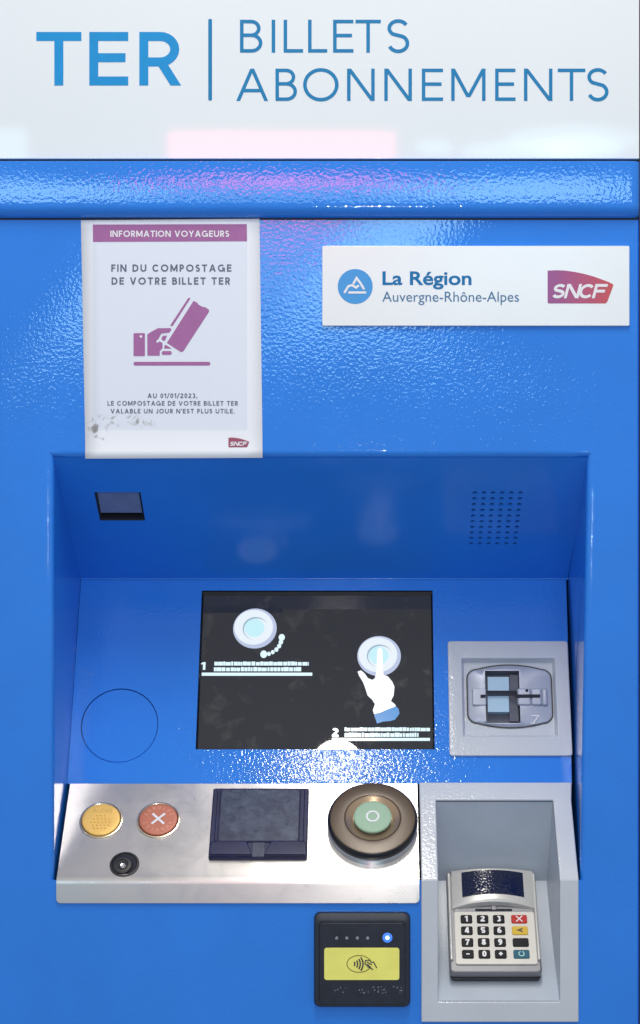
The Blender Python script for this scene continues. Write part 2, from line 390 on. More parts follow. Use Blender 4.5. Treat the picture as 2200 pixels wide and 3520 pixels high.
# screen: dim panel glow plus dust and smears on the glass
m = mat('screen_glass', (.03, .032, .04), .012, spec=.5, emit=(.5, .56, .75), es=.022); M['screen'] = m
t = m.node_tree; b = t.nodes['Principled BSDF']; geo = t.nodes.new('ShaderNodeNewGeometry')
n1 = t.nodes.new('ShaderNodeTexNoise'); n1.inputs['Scale'].default_value = 42; n1.inputs['Detail'].default_value = 8; n1.inputs['Roughness'].default_value = .6; n1.inputs['Distortion'].default_value = .6
r1 = t.nodes.new('ShaderNodeValToRGB'); r1.color_ramp.elements[0].position = .56; r1.color_ramp.elements[0].color = (.022, .023, .028, 1)
r1.color_ramp.elements[1].position = .78; r1.color_ramp.elements[1].color = (.085, .08, .07, 1)
t.links.new(geo.outputs['Position'], n1.inputs['Vector']); t.links.new(n1.outputs[0], r1.inputs[0]); t.links.new(r1.outputs[0], b.inputs['Base Color'])
def emis(name, col, st):
    m = bpy.data.materials.new(name); m.use_nodes = True; b = m.node_tree.nodes['Principled BSDF']
    b.inputs['Base Color'].default_value = (.02, .02, .02, 1); b.inputs['Emission Color'].default_value = (*col, 1); b.inputs['Emission Strength'].default_value = st
    b.inputs['Roughness'].default_value = .1; return m
M['e_white'] = emis('screen_white', (.85, .93, 1.0), 1.25)
M['e_rim'] = emis('screen_disc_rim', (.50, .58, .80), .95)
M['e_disc'] = emis('screen_disc', (.84, .92, 1.0), .95)
M['e_groove'] = emis('screen_disc_groove', (.36, .52, .66), .9)
M['e_cap'] = emis('screen_disc_cap', (.55, .86, .94), 1.0)
M['e_blue'] = emis('screen_cuff_blue', (.10, .32, .72), .95)
M['e_text'] = emis('screen_text', (.70, .90, 1.0), 1.1)

# dusty flap pane
m = mat('dusty_flap_glass', (.02, .03, .06), .32, spec=.3, bump=.00006, bscale=120); M['dusty'] = m
t = m.node_tree; b = t.nodes['Principled BSDF']; geo = t.nodes.new('ShaderNodeNewGeometry')
n1 = t.nodes.new('ShaderNodeTexNoise'); n1.inputs['Scale'].default_value = 85; n1.inputs['Detail'].default_value = 9; n1.inputs['Roughness'].default_value = .7; n1.inputs['Distortion'].default_value = .35
r1 = t.nodes.new('ShaderNodeValToRGB'); r1.color_ramp.elements[0].position = .36; r1.color_ramp.elements[0].color = (.010, .019, .060, 1)
r1.color_ramp.elements[1].position = .72; r1.color_ramp.elements[1].color = (.075, .10, .16, 1)
t.links.new(geo.outputs['Position'], n1.inputs['Vector']); t.links.new(n1.outputs[0], r1.inputs[0]); t.links.new(r1.outputs[0], b.inputs['Base Color'])

# poster paper with grime near its foot and a faintly greyer printed field
m = mat('poster_paper', (.74, .76, .82), .5, spec=.25); M['paper'] = m
t = m.node_tree; b = t.nodes['Principled BSDF']; geo = t.nodes.new('ShaderNodeNewGeometry')
sp = t.nodes.new('ShaderNodeSeparateXYZ'); t.links.new(geo.outputs['Position'], sp.inputs[0])
def rng(sock, a, b_, c, d):
    r = t.nodes.new('ShaderNodeMapRange'); r.interpolation_type = 'SMOOTHSTEP'
    for i, v in enumerate((a, b_, c, d)): r.inputs[i + 1].default_value = v
    t.links.new(sock, r.inputs[0]); return r.outputs[0]
def mul(a, b_, op='MULTIPLY'):
    x = t.nodes.new('ShaderNodeMath'); x.operation = op
    for i, q in enumerate((a, b_)):
        if isinstance(q, (int, float)): x.inputs[i].default_value = q
        else: t.links.new(q, x.inputs[i])
    return x.outputs[0]
X, Z = sp.outputs[0], sp.outputs[2]
zz = lambda v: (CY - v) * K
xx = lambda u: (u - CX) * K
n1 = t.nodes.new('ShaderNodeTexNoise'); n1.inputs['Scale'].default_value = 95; n1.inputs['Detail'].default_value = 8; n1.inputs['Roughness'].default_value = .7; n1.inputs['Distortion'].default_value = .9
t.links.new(geo.outputs['Position'], n1.inputs['Vector'])
gr = rng(n1.outputs[0], .50, .66, 0, 1)
band1 = mul(mul(rng(Z, zz(1475), zz(1450), 0, 1), rng(Z, zz(1425), zz(1442), 1, 0) if 0 else rng(Z, zz(1420), zz(1440), 0, 1)), rng(X, xx(560), xx(500), 0, 1))
band2 = mul(mul(rng(X, xx(390), xx(340), 0, 1), rng(Z, zz(1535), zz(1510), 0, 1)), rng(Z, zz(1425), zz(1450), 0, 1))
g = mul(mul(gr, mul(band1, band2, 'MAXIMUM')), .85)
fld = mul(mul(rng(X, xx(318), xx(322), 0, 1), rng(X, xx(852), xx(848), 0, 1)), mul(rng(Z, zz(1484), zz(1474), 0, 1), rng(Z, zz(765), zz(770), 0, 1)))
mx = t.nodes.new('ShaderNodeMix'); mx.data_type = 'RGBA'; mx.inputs[6].default_value = (.86, .89, .95, 1); mx.inputs[7].default_value = (.76, .81, .91, 1)
t.links.new(fld, mx.inputs[0])
mx2 = t.nodes.new('ShaderNodeMix'); mx2.data_type = 'RGBA'; mx2.inputs[7].default_value = (.22, .21, .20, 1)
t.links.new(g, mx2.inputs[0]); t.links.new(mx.outputs[2], mx2.inputs[6]); t.links.new(mx2.outputs[2], b.inputs['Base Color'])

# railway logo print: purple running to red
m = mat('logo_gradient_print', (.4, .05, .12), .3); M['logo'] = m
t = m.node_tree; b = t.nodes['Principled BSDF']; tc = t.nodes.new('ShaderNodeTexCoord'); sp = t.nodes.new('ShaderNodeSeparateXYZ')
t.links.new(tc.outputs['Generated'], sp.inputs[0]); r1 = t.nodes.new('ShaderNodeValToRGB')
r1.color_ramp.elements[0].color = (.30, .055, .24, 1); r1.color_ramp.elements[1].color = (.56, .055, .06, 1); r1.color_ramp.elements[0].position = .1
t.links.new(sp.outputs[0], r1.inputs[0]); t.links.new(r1.outputs[0], b.inputs['Base Color'])
M['logo_small'] = mat('logo_small_print', (.34, .07, .13), .5)

# ------------------------------------------------------------------ setting: dark wall behind
mb = MB(); mb.add([(-6000, 1500, -7000), (6000, 1500, -7000), (6000, 1500, 5000), (-6000, 1500, 5000), (-6000, 1700, -7000), (6000, 1700, -7000), (6000, 1700, 5000), (-6000, 1700, 5000)],
                  [(0, 1, 2, 3), (7, 6, 5, 4), (0, 4, 5, 1), (3, 2, 6, 7)])
o = mb.build('wall', M['wall'], kind='structure')

# ================================================================== TICKET MACHINE
ZB = CY - 3760
T = thing('ticket_machine', 'tall blue ticket machine with white TER header, recessed screen and steel control shelf', 'ticket machine', (-180, 700, ZB))
x0, x1 = -1286, 919
# cabinet
mb = MB(); yb = 1480; zt = CY + 60
for q in [((x0, 0, ZB), (x0, yb, ZB), (x0, yb, zt), (x0, 0, zt)), ((x1, 0, ZB), (x1, 0, zt), (x1, yb, zt), (x1, yb, ZB)),
          ((x0, 0, zt), (x0, yb, zt), (x1, yb, zt), (x1, 0, zt)), ((x0, yb, ZB), (x1, yb, ZB), (x1, yb, zt), (x0, yb, zt)), ((x0, 0, ZB), (x1, 0, ZB), (x1, yb, ZB), (x0, yb, ZB))]:
    mb.quad(*q)
mb.build('cabinet_body', M['blue'], T, smooth=0)
# front panel with opening, quarter round lip
mb = MB(); r = 22; zf = 1096; zo = 275 + 26; zd = D_[1]
xl = XL - r
def flat(a, b_, c, d): mb.quad((a, 0, b_), (c, 0, b_), (c, 0, d), (a, 0, d))
ed = 10
flat(x0 + ed, zo, x1 - ed, zf)
flat(x0 + ed, zd, xl, zo)
mb.quad((XR(zd) + r, 0, zd), (x1 - ed, 0, zd), (x1 - ed, 0, zo), (XR(zo) + r, 0, zo))
flat(x0 + ed, -1600, 200, zd); flat(690, -1600, x1 - ed, zd); flat(x0 + ed, ZB, x1 - ed, -1600)
for i in range(5):      # rounded vertical edges of the door sheet
    t0, t1 = math.radians(18 * i), math.radians(18 * (i + 1))
    for sgn, xe in ((-1, x0), (1, x1)):
        a0 = xe - sgn * ed * (1 - math.sin(t0)); y0 = ed * (1 - math.cos(t0)); a1 = xe - sgn * ed * (1 - math.sin(t1)); y1 = ed * (1 - math.cos(t1))
        mb.quad((a0, y0, ZB), (a1, y1, ZB), (a1, y1, zf), (a0, y0, zf))
N = 8; smax = math.radians(54.5)
side = [(r * (1 - math.sin(math.radians(90 * i / N))), r * (1 - math.cos(math.radians(90 * i / N)))) for i in range(N + 1)]
R2 = 40; top = []
for i in range(N + 1):
    t_ = smax * i / N; top.append((zo - R2 * math.sin(t_) * 1.0, R2 * (1 - math.cos(t_))))
k_ = (zo - A_[1]) / (zo - top[-1][0]); top = [(zo - (zo - z) * k_, y * k_) for z, y in top]
for i in range(N):
    (s0, y0), (s1, y1) = side[i], side[i + 1]; (za, ya), (zb, yb_) = top[i], top[i + 1]
    mb.quad((XL - s0, y0, zd), (XL - s1, y1, zd), (XL - s1, y1, zb), (XL - s0, y0, za))
    mb.quad((XR(zd) + s0, y0, zd), (XR(za) + s0, y0, za), (XR(zb) + s1, y1, zb), (XR(zd) + s1, y1, zd))
    xa, xb = XL + 50, XR(275) - 50
    mb.quad((xa, ya, za), (xb, ya, za), (xb, yb_, zb), (xa, yb_, zb))
    mb.quad((XL - s0, y0, za), (xa, ya, za), (xa, yb_, zb), (XL - s1, y1, zb))
    mb.quad((xb, ya, za), (XR(za) + s0, y0, za), (XR(zb) + s1, y1, zb), (xb, yb_, zb))
    for X0, sg in ((XL, -1), (XR(zd), 1)):
        mb.quad((X0 + sg * s0, y0, zd), (X0 + sg * s1, y1, zd), (X0 + sg * s1, 0, zd), (X0 + sg * s0, 0, zd))
fp = mb.build('front_panel', M['blue'], T, outward=True)

# generic flat panel with rectangular and round holes
def panel(pl, a0, b0, a1, b1, rects=(), rounds=(), depth=10, right=None):
    mb = MB(); cells = [(q[0], q[1], q[2], q[3]) for q in rects] + [(a - g_, b - g_, a + g_, b + g_) for a, b, rad, g_, dp in rounds]
    As = sorted({round(v, 3) for v in [a0, a1] + [c[0] for c in cells] + [c[2] for c in cells]})
    Bs = sorted({round(v, 3) for v in [b0, b1] + [c[1] for c in cells] + [c[3] for c in cells]})
    fx = lambda a, b: (right(b) if (right and abs(a - a1) < .01) else a)
    for i in range(len(As) - 1):
        for j in range(len(Bs) - 1):
            ca, cb = (As[i] + As[i + 1]) / 2, (Bs[j] + Bs[j + 1]) / 2
            if any(c[0] < ca < c[2] and c[1] < cb < c[3] for c in cells): continue
            mb.quad(pl.P(fx(As[i], Bs[j]), Bs[j]), pl.P(fx(As[i + 1], Bs[j]), Bs[j]), pl.P(fx(As[i + 1], Bs[j + 1]), Bs[j + 1]), pl.P(fx(As[i], Bs[j + 1]), Bs[j + 1]))
    for q in rects:
        dp = q[4] if len(q) > 4 else depth; pts = [(q[0], q[1]), (q[2], q[1]), (q[2], q[3]), (q[0], q[3])]
        mb.loft([on(pl, pts, 0), on(pl, pts, -dp)], cap1=False)
    for a, b, rad, g_, dp in rounds:
        n = 32 if rad > 40 else 16; c = circ(a, b, rad, n=n); sq = []
        for x, y in c:
            k = g_ / max(abs(x - a), abs(y - b)); sq.append((a + (x - a) * k, b + (y - b) * k))
        mb.loft([on(pl, sq, 0), on(pl, c, 0), on(pl, c, -dp)], cap1=False)
    return mb

# soffit with speaker perforation and a sunken window
blen = (Vector(A_) - Vector(B_)).length
b_top = SOFF.L(1710, 1694)[1]; b_bot = SOFF.L(1700, 1869)[1]; pb = (b_top - b_bot) / 9; pa = (525 - 363.5) / 5
rounds = [(363.5 + pa * i, b_bot + pb * j, 8.2, min(pa, pb) / 2 - .02, 8) for i in range(6) for j in range(10)]
wb = (SOFF.L(330, 1741)[0] + 4, SOFF.L(410, 1790)[1], SOFF.L(491, 1741)[0], SOFF.L(400, 1692)[1])
mb = panel(SOFF, XL - 3, 0, 745, blen, rects=[(wb[0], wb[1], wb[2], wb[3], 34)], rounds=rounds, right=lambda b: 737 + 8 * b / blen)
sof = mb.build('soffit', M['blue_soffit'], T, smooth=20, outward=True)
mb = MB(); g0 = (350, b_bot - 30, 540, b_top + 30)
mb.quad(*on(SOFF, [(g0[0], g0[1]), (g0[2], g0[1]), (g0[2], g0[3]), (g0[0], g0[3])], -9))
mb.build('speaker_backing', M['gap'], sof, smooth=0)
mb = MB()
fr = 7
mb.loft([on(SOFF, rr(wb[0] + .5, wb[1] + .5, wb[2] - .5, wb[3] - .5, 3, 2), -1.0), on(SOFF, rr(wb[0] + fr, wb[1] + fr, wb[2] - fr, wb[3] - fr, 3, 2), -5), on(SOFF, rr(wb[0] + fr, wb[1] + fr, wb[2] - fr, wb[3] - fr, 3, 2), -34)], cap1=False)
mb.build('window_surround', M['gap'], sof)
mb = MB(); mb.quad(SOFF.P(wb[0] + fr, wb[1] + fr + 28, -10), SOFF.P(wb[2] - fr, wb[1] + fr + 28, -10), SOFF.P(wb[2] - fr, wb[3] - fr, -12), SOFF.P(wb[0] + fr, wb[3] - fr, -12))
mb.build('window_pane', M['lens'], sof, smooth=0)

# side walls of the recess
mb = MB(); mb.quad((XL, r, 300), (XL, 680, 300), (XL, 680, -1230), (XL, r, -1230)); mb.build('side_wall', M['blue_wall'], T, smooth=0)
mb = MB(); mb.quad((XR(300), r, 300), (738, 680, 300), (738, 680, -1230), (XR(-1230), r, -1230)); mb.build('side_wall', M['blue_wall'], T, smooth=0)
mb = MB(); mb.quad((XL - 10, 670, 300), (XL - 10, 670, -1700), (760, 670, -1700), (760, 670, 300))
mb.build('inner_casing', M['gap'], T, smooth=0)

# screen panel
plen = (Vector(B_) - Vector(C_)).length
sc = (-638, PAN.L(1090, 2576)[1], 228, PAN.L(1090, 2030)[1])
dc = PAN.L(411, 2493); dr = 141
cb0 = PAN.L(1542, 2400)[0]; cb1 = PAN.L(1966, 2400)[0] - 8; cbb = PAN.L(1750, 2600)[1]; cbt = PAN.L(1750, 2206)[1]
hole = (cb0 + 30, cbb + 30, cb1 - 30, cbt - 30, 30)
mb = panel(PAN, XL + 1, 0, 715, plen, rects=[(*sc, 22), hole], rounds=[(dc[0], dc[1], dr, dr + 12, 10)], right=lambda b: 719 + 12 * b / plen)
spn = mb.build('screen_panel', M['blue_in'], T, smooth=20, outward=True)
mb = MB(); lathe(mb, PAN, dc[0], dc[1], [(dr - 3, -10), (dr - 3, -4.5), (dr - 4.5, -3.2)]); mb.build('blanking_disc', M['blue_in'], spn)
mb = MB(); mb.loft([on(PAN, circ(dc[0], dc[1], dr + 2), -9), on(PAN, circ(dc[0], dc[1], dr - 5), -9.2)], cap1=False); mb.build('disc_gap', M['gap'], spn, smooth=0)

mb = MB(); rc = 4.0
mb.loft([[Vector((x, B_[0] - 1 + rc * math.cos(a) * -1, B_[1] + rc * math.sin(a))) for a in [i * math.pi / 8 for i in range(-3, 8)]] for x in (XL + 2, 738)], cap1=False, closed=False)
mb.build('fold_edge', M['blue_in'], T, smooth=60)
# ------------------------------------------------------------------ screen
mb = MB(); mb.quad(*on(PAN, [(sc[0], sc[1]), (sc[2], sc[1]), (sc[2], sc[3]), (sc[0], sc[3])], -20))
scr = mb.build('screen', M['screen'], T, smooth=0)
mb = MB(); i0 = rr(sc[0] + .5, sc[1] + .5, sc[2] - .5, sc[3] - .5, 1, 1); i1 = rr(sc[0] + 6, sc[1] + 5, sc[2] - 6, sc[3] - 13, 1, 1)
mb.loft([on(PAN, i0, -.8), on(PAN, i0, -12), on(PAN, i1, -19)], cap1=False); mb.build('screen_edge_shade', M['black'], scr, smooth=0)  # black rim paints in the shade of the recess edges, wider at the top
SP = PAN.off(-20)
def cuv(x, y): return 640 + x * .5952, 1980 + y * .5953        # reading aid for the screen picture
def disc(mb, x, y, rx, ry, h, n=40):
    u, v = cuv(x, y); a, b = SP.L(u, v); ul = SP.L(u + rx * .5952, v)[0] - a; bl = SP.L(u, v - ry * .5952)[1] - b
    mb.add(on(SP, circ(a, b, ul, bl, n), h), [tuple(range(n))])
for cx_, cy_ in ((397, 303), (1114, 462)):
    for rx, ry, mt, nm, h, dx, dy in ((126, 115, 'e_rim', 'dial_rim', .5, 0, 0), (112, 100, 'e_disc', 'dial_face', .8, -7, -7), (74, 66, 'e_groove', 'dial_groove', 1.1, 3, 0), (72, 62, 'e_disc', 'dial_ledge', 1.25, 9, 5), (57, 52, 'e_cap', 'dial_cap', 1.4, -2, -2)):
        mb = MB(); disc(mb, cx_ + dx, cy_ + dy, rx, ry, h); mb.build(nm, M[mt], scr, smooth=0)
mb = MB()
ar = [(448, 452, 20), (478, 450, 11), (500, 440, 11), (521, 425, 12), (537, 405, 12), (547, 382, 13), (552, 355, 18)]
for k, (x, y, q) in enumerate(ar): disc(mb, x, y, q, q * 1.1, .7 + .04 * k, 14)
mb.build('rotation_arrow', M['e_text'], scr, smooth=0)
def spoly(pts, h): return [SP.W(*cuv(x, y), h) for x, y in pts]
hand = [(1090, 590), (1100, 545), (1104, 430), (1112, 415), (1124, 415), (1134, 430), (1136, 545), (1140, 570), (1165, 580), (1190, 610), (1203, 640), (1198, 690), (1182, 722), (1205, 740), (1212, 752),
        (1165, 770), (1120, 790), (1085, 798), (1078, 775), (1090, 740), (1075, 715), (1048, 690), (1032, 640), (1020, 610), (998, 575), (990, 552), (1010, 545), (1028, 560), (1050, 590), (1075, 600)]
mb = MB(); poly(mb, spoly(hand, 1.8)); mb.build('pointing_hand', M['e_white'], scr, smooth=0)
cuff = [(1085, 800), (1120, 792), (1165, 770), (1208, 752), (1226, 765), (1232, 795), (1205, 830), (1175, 838), (1140, 840), (1102, 852)]
mb = MB(); poly(mb, spoly(cuff, 1.6)); mb.build('hand_cuff', M['e_blue'], scr, smooth=0)
def sbar(mb, xa, ya, xb, yb, h=.7): mb.quad(*spoly([(xa, yb), (xb, yb), (xb, ya), (xa, ya)], h))
mb = MB(); sbar(mb, 90, 558, 728, 576); mb.build('caption_rule', M['e_text'], scr, smooth=0)
mb = MB(); sbar(mb, 842, 935, 1408, 952); mb.build('caption_rule', M['e_text'], scr, smooth=0)
def words(mb, xa, xb, y0_, y1_):
    x = xa
    while x < xb - 3:
        wd = min(random.choice([12, 18, 22, 30]), xb - x); yy = random.choice([0, 1.5, 3])
        sbar(mb, x, y0_ + yy, x + wd, y1_, .7); x += wd + random.choice([1.5, 2.5, 4])
mb = MB(); words(mb, 163, 708, 494, 517); words(mb, 160, 668, 526, 550); mb.build('caption_text', M['e_text'], scr, smooth=0)
mb = MB(); words(mb, 915, 1408, 874, 896); words(mb, 915, 1342, 905, 929); mb.build('caption_text', M['e_text'], scr, smooth=0)
def suv(x, y): return SP.L(*cuv(x, y))
mb = MB(); a0, b0 = suv(88, 542); a1, b1 = suv(112, 498); put(mb, SP, '1', a0, b0, a1, b1, .30, .7); mb.build('step_numeral', M['e_text'], scr, smooth=0)
mb = MB(); a0, b0 = suv(842, 930); a1, b1 = suv(880, 878); put(mb, SP, '2', a0, b0, a1, b1, .26, .7); mb.build('step_numeral', M['e_text'], scr, smooth=0)

# ------------------------------------------------------------------ header and canopy
HDR = Plane(-12, 0, -12, 1)
mb = MB(); zt0 = HDR.L(0, 546)[1]
rslab(mb, HDR, x0 + 1, zt0, x1 - 1, CY + 62, -60, 0, 3, 3, 3)
hd = mb.build('header_sign', M['white'], T)
for nm, lst, v0, v1, s_, mt in (('ter_lettering', [('T', 125, 280), ('E', 307, 441), ('R', 479, 622)], 110, 294, .168, 'cyan'),
        ('billets_lettering', [('B', 825, 902), ('I', 932, 948), ('L', 975, 1042), ('L', 1059, 1125), ('E', 1145, 1215), ('T', 1222, 1309), ('S', 1331, 1407)], 68, 181, .108, 'cyan_thin'),
        ('abonnements_lettering', [('A', 812, 922), ('B', 947, 1021), ('O', 1042, 1164), ('N', 1193, 1288), ('N', 1321, 1416), ('E', 1450, 1523), ('M', 1551, 1669), ('E', 1702, 1772), ('N', 1801, 1899), ('T', 1917, 2012), ('S', 2018, 2092)], 236, 347, .108, 'cyan_thin')):
    mb = MB()
    for c, u0, u1 in lst:
        a0, b0, a1, b1 = boxuv(HDR, u0, v0, u1, v1)
        if c in 'OS': b0 -= 2; b1 += 2
        put(mb, HDR, c, a0, b0, a1, b1, s_, .8)
    mb.build(nm, M[mt], hd, smooth=0)
mb = MB(); a0, b0, a1, b1 = boxuv(HDR, 716, 65, 729, 346); mb.add(on(HDR, rr(a0, b0, a1, b1, 5, 4), .8), [tuple(range(20))]); mb.build('divider_line', M['cyan_thin'], hd, smooth=0)
# canopy roll
prof = []; zc = FRONT.L(0, 554)[1] * .995; y = -34.0; z = zc; prof.append((-6, z - 0)); prof.append((y + 3, z))
prof = [(20, zc + 1), (-30, zc + 1), (-34, zc - 1)]
y, z = -34.0, zc - 1
nst = 16; tot = 150.0
for i in range(nst):
    tt = 2.6 - 5.4 * (i / (nst - 1)) ** 1.1; a = math.radians(tt); st = tot / nst
    y -= st * math.sin(a); z -= st * math.cos(a); prof.append((y, z))
rad = 42; a0_ = math.radians(-3.5)
cyy, czz = y + rad * math.cos(a0_), z - rad * math.sin(a0_) * 1
for i in range(1, 10):
    a = a0_ + math.radians(-86.5 * i / 9); prof.append((cyy - rad * math.cos(a), czz + rad * math.sin(a)))
prof.append((14, prof[-1][1]))
mb = MB(); ends = [(x0 + 6 - 6 * 1, 1.0), ]
def cap_loop(x, f): return [Vector((x, p_[0] if f == 1 else p_[0] * f + 0 * (1 - f), p_[1])) for p_ in prof]
loops = []
for x, sy in ((x0, 14), (x0 + 2, 8), (x0 + 6, 3), (x0 + 14, 0), (x1 - 30, 0), (x1 - 14, 4), (x1 - 5, 11), (x1, 22)):
    loops.append([Vector((x, min(p_[0] + sy, 20), p_[1])) for p_ in prof])
mb.loft(loops, cap0=True, cap1=True, closed=False)
mb.build('canopy_roll', M['blue'], T)
mb = MB(); rslab(mb, Plane(-2, 0, -2, 1), x0 + 3, zf - 2, x1 - 3, zc + 12, -30, 0, 2, 2, 2); mb.build('shadow_gap_strip', M['gap'], T)

# ------------------------------------------------------------------ steel control shelf
mb = MB(); sx0, sx1 = -1083, 163
tl = (Vector(C_) - Vector(D_)).length
pr = []
for k in range(0, 5): pr.append(TIL.P(0, tl - 2 - k * (tl - 26) / 4, 4))
fold = []
p1 = TIL.P(0, 20, 4); p2 = Vector((0, -8, D_[1] - 14)); pc = Vector((0, -8, D_[1] + 4))
for k in range(1, 7):
    t_ = k / 6; pr.append(p1.lerp(pc, t_).lerp(pc.lerp(p2, t_), t_))
zbot = FRONT.L(0, 3104)[1] * 1.0
cols = [(sx0, 12), (sx0 + 3.5, 3.5), (sx0 + 12, 0), (sx1 - 12, 0), (sx1 - 3.5, 3.5), (sx1, 12)]
loops = []
for x, d in cols:
    edge = 3.0 if x in (sx0, sx1) else 0
    lp = [Vector((x, p_.y, p_.z)) for p_ in pr]
    lp += [Vector((x, -8, zbot + d + 2)), Vector((x, -6.5, zbot + d)), Vector((x, 0, zbot + d))]
    loops.append(lp)
back0 = [p_ + Vector((0, 8, -3)) for p_ in loops[0]]; back1 = [p_ + Vector((0, 8, -3)) for p_ in loops[-1]]
mb.loft([back0] + loops + [back1], cap1=False, closed=False)
shf = mb.build('steel_shelf', M['steel'], T, smooth=50)
SH = TIL.off(4)
def button(u, v, mt, nm):
    a, b = SH.L(u, v); R = 77; mb = MB()
    lathe(mb, SH, a, b, [(R, 0), (R, 2), (R - 1.5, 4), (R - 5, 4.5), (R - 7, 3), (R - 7.5, 0.5)], cap=False)
    ring = mb.build(nm, M['goldring'], T); mb = MB()
    lathe(mb, SH, a, b, [(R - 7.6, 0.3), (R - 9, 0.2), (R - 9.5, 6), (R - 12, 8.5), (R - 20, 9.2), (R * .4, 9.6)])
    cap = mb.build('button_cap', M[mt], ring)
    mb = MB(); mb.loft([on(SH, circ(a, b, R - 7.5), .45), on(SH, circ(a, b, R - 9.6), .45)], cap1=False); mb.build('button_gap', M['gap'], ring, smooth=0)
    return a, b, ring, SH.off(9.5)
a, b, bt, BP = button(348, 2821, 'gold', 'audio_button'); 
mb = MB(); text(mb, BP, 'AUDIO', a - 33, b + 28, a + 36, b + 44, .15, .5); mb.build('audio_lettering', M['goldtxt'], bt, smooth=0)
mb = MB()
for j, n_ in enumerate((3, 5, 6, 5, 4)):
    for i in range(n_):
        aa = a + (i - (n_ - 1) / 2) * 13.2 + (3 if j % 2 else 0); bb = b + 16 - j * 13.5
        lathe(mb, BP, aa, bb, [(4.3, 0), (3.6, 1.8), (2, 2.8)], n=10)
mb.build('raised_dots', M['gold'], bt)
a, b, bt, BP = button(545, 2820, 'red', 'cancel_button')
mb = MB()
for sg in (1, -1):
    vs, fs = ribbon([(-22, -22 * sg), (22, 22 * sg)], 8.5); mb.add([BP.P(a + v[0], b + v[1], 1.2 + .1 * sg) for v in vs], fs)
mb.build('cross_mark', M['ink_white'], bt, smooth=0)
def arctext(mb, pl, txt, a, b, rad, c0, c1, s, H):
    n = len(txt)
    for i, c in enumerate(txt):
        th = math.radians(c0 + (c1 - c0) * i / (n - 1)); W = WID[c] * .75
        for k, (vs, fs) in enumerate(glyph(c, W, s)):
            pts = []
            for v in vs:
                x = (v[0] - W / 2) * H; y = rad + (v[1] - .5) * H; pts.append(pl.P(a + x * math.sin(th) + y * math.cos(th), b - x * math.cos(th) + y * math.sin(th), .6 + .06 * k))
            mb.add(pts, fs)
mb = MB(); arctext(mb, BP, 'ANNULEZ', a, b, 48, 158, 22, .17, 15); arctext(mb, BP, 'ANNULEZ', a, b, 48, -22, -158, .17, 15); mb.build('annulez_lettering', M['redtxt'], bt, smooth=0)
# headphone jack
a, b = SH.L(428, 2972); mb = MB(); lathe(mb, SH, a, b, [(51, 0), (51, 2.5), (48, 4), (45, 4), (43, 1), (42, -0.2)], cap=False); jk = mb.build('headphone_socket', M['rubber'], T)
mb = MB(); lathe(mb, SH, a, b, [(42.3, .2), (42, .25), (10, .3)]); mb.build('socket_recess', M['gap'], jk, smooth=0)
mb = MB(); lathe(mb, SH, a - 7, b - 4, [(36, .5), (35, 6), (30, 9), (21, 9), (19, 5)]); mb.build('socket_collar', M['rubber'], jk)
mb = MB(); lathe(mb, SH, a - 4, b - 10, [(18, 5.4), (17, 11), (14, 12), (11, 11), (11, 6)]); mb.build('socket_nut', M['rubber'], jk)
mb = MB(); lathe(mb, SH, a - 3, b - 12, [(10.5, 8), (10, 13), (8, 14), (5, 13.5), (4.8, 9)]); mb.build('jack_ring', M['steelsock'], jk)

# ------------------------------------------------------------------ black hinged flap
f0, f1 = -566, -224; fb1 = SH.L(900, 2718)[1]; fb0 = SH.L(886, 2958)[1]
mb = MB(); h1 = 16
rslab(mb, SH, f0, fb0, f1, fb1, 0, h1, 8, 4)
fl_ = mb.build('ticket_flap', M['navy'], T)
mb = MB(); g1 = SH.L(900, 2905)[1]
rslab(mb, SH, f0 + 16, g1, f1 - 14, fb1 - 6, h1 - 1, h1 + 5, 10, 3); lid = mb.build('flap_lid', M['navy'], fl_)
mb = MB(); mb.add(on(SH, rr(f0 + 32, g1 + 4, f1 - 34, fb1 - 12, 14, 5), h1 + 5.6), [tuple(range(24))]); mb.build('flap_window', M['dusty'], fl_, smooth=0)
for xr in (f0 + 28, f1 - 30):
    mb = MB(); rslab(mb, SH, xr - 2, g1 + 2, xr + 2, fb1 - 16, h1 + 4, h1 + 8, 1.5, 1.5, 2); mb.build('flap_rib', M['navy'], fl_)
cm = (f0 + f1) / 2 + 2
for xa, xb, sl in ((f0 + 6, cm - 42, 1), (cm + 42, f1 - 6, -1)):
    mb = MB(); q0 = fb0 + 4; q1 = g1 - 3
    pts = [(xa, q0), (xb + (22 if sl == 1 else 0), q0), (xb, q1), (xa, q1)] if sl == 1 else [(xa - 22, q0), (xb, q0), (xb, q1), (xa, q1)]
    ins = lambda P_, d: [((x - sum(p[0] for p in P_) / 4) * (1 - d / 60) + sum(p[0] for p in P_) / 4, (y - sum(p[1] for p in P_) / 4) * (1 - d / 22) + sum(p[1] for p in P_) / 4) for x, y in P_]
    mb.loft([on(SH, pts, h1 - 2), on(SH, pts, h1 + 11), on(SH, ins(pts, 1.5), h1 + 14), on(SH, ins(pts, 4), h1 + 15)]); mb.build('front_ledge', M['navy'], fl_, smooth=30)
mb = MB(); rslab(mb, SH, cm - 22, fb0 + 3, cm + 22, g1 - 1, h1 - 1, h1 + 3, 2, 1.5, 2); mb.build('finger_notch', M['dusty'], fl_)

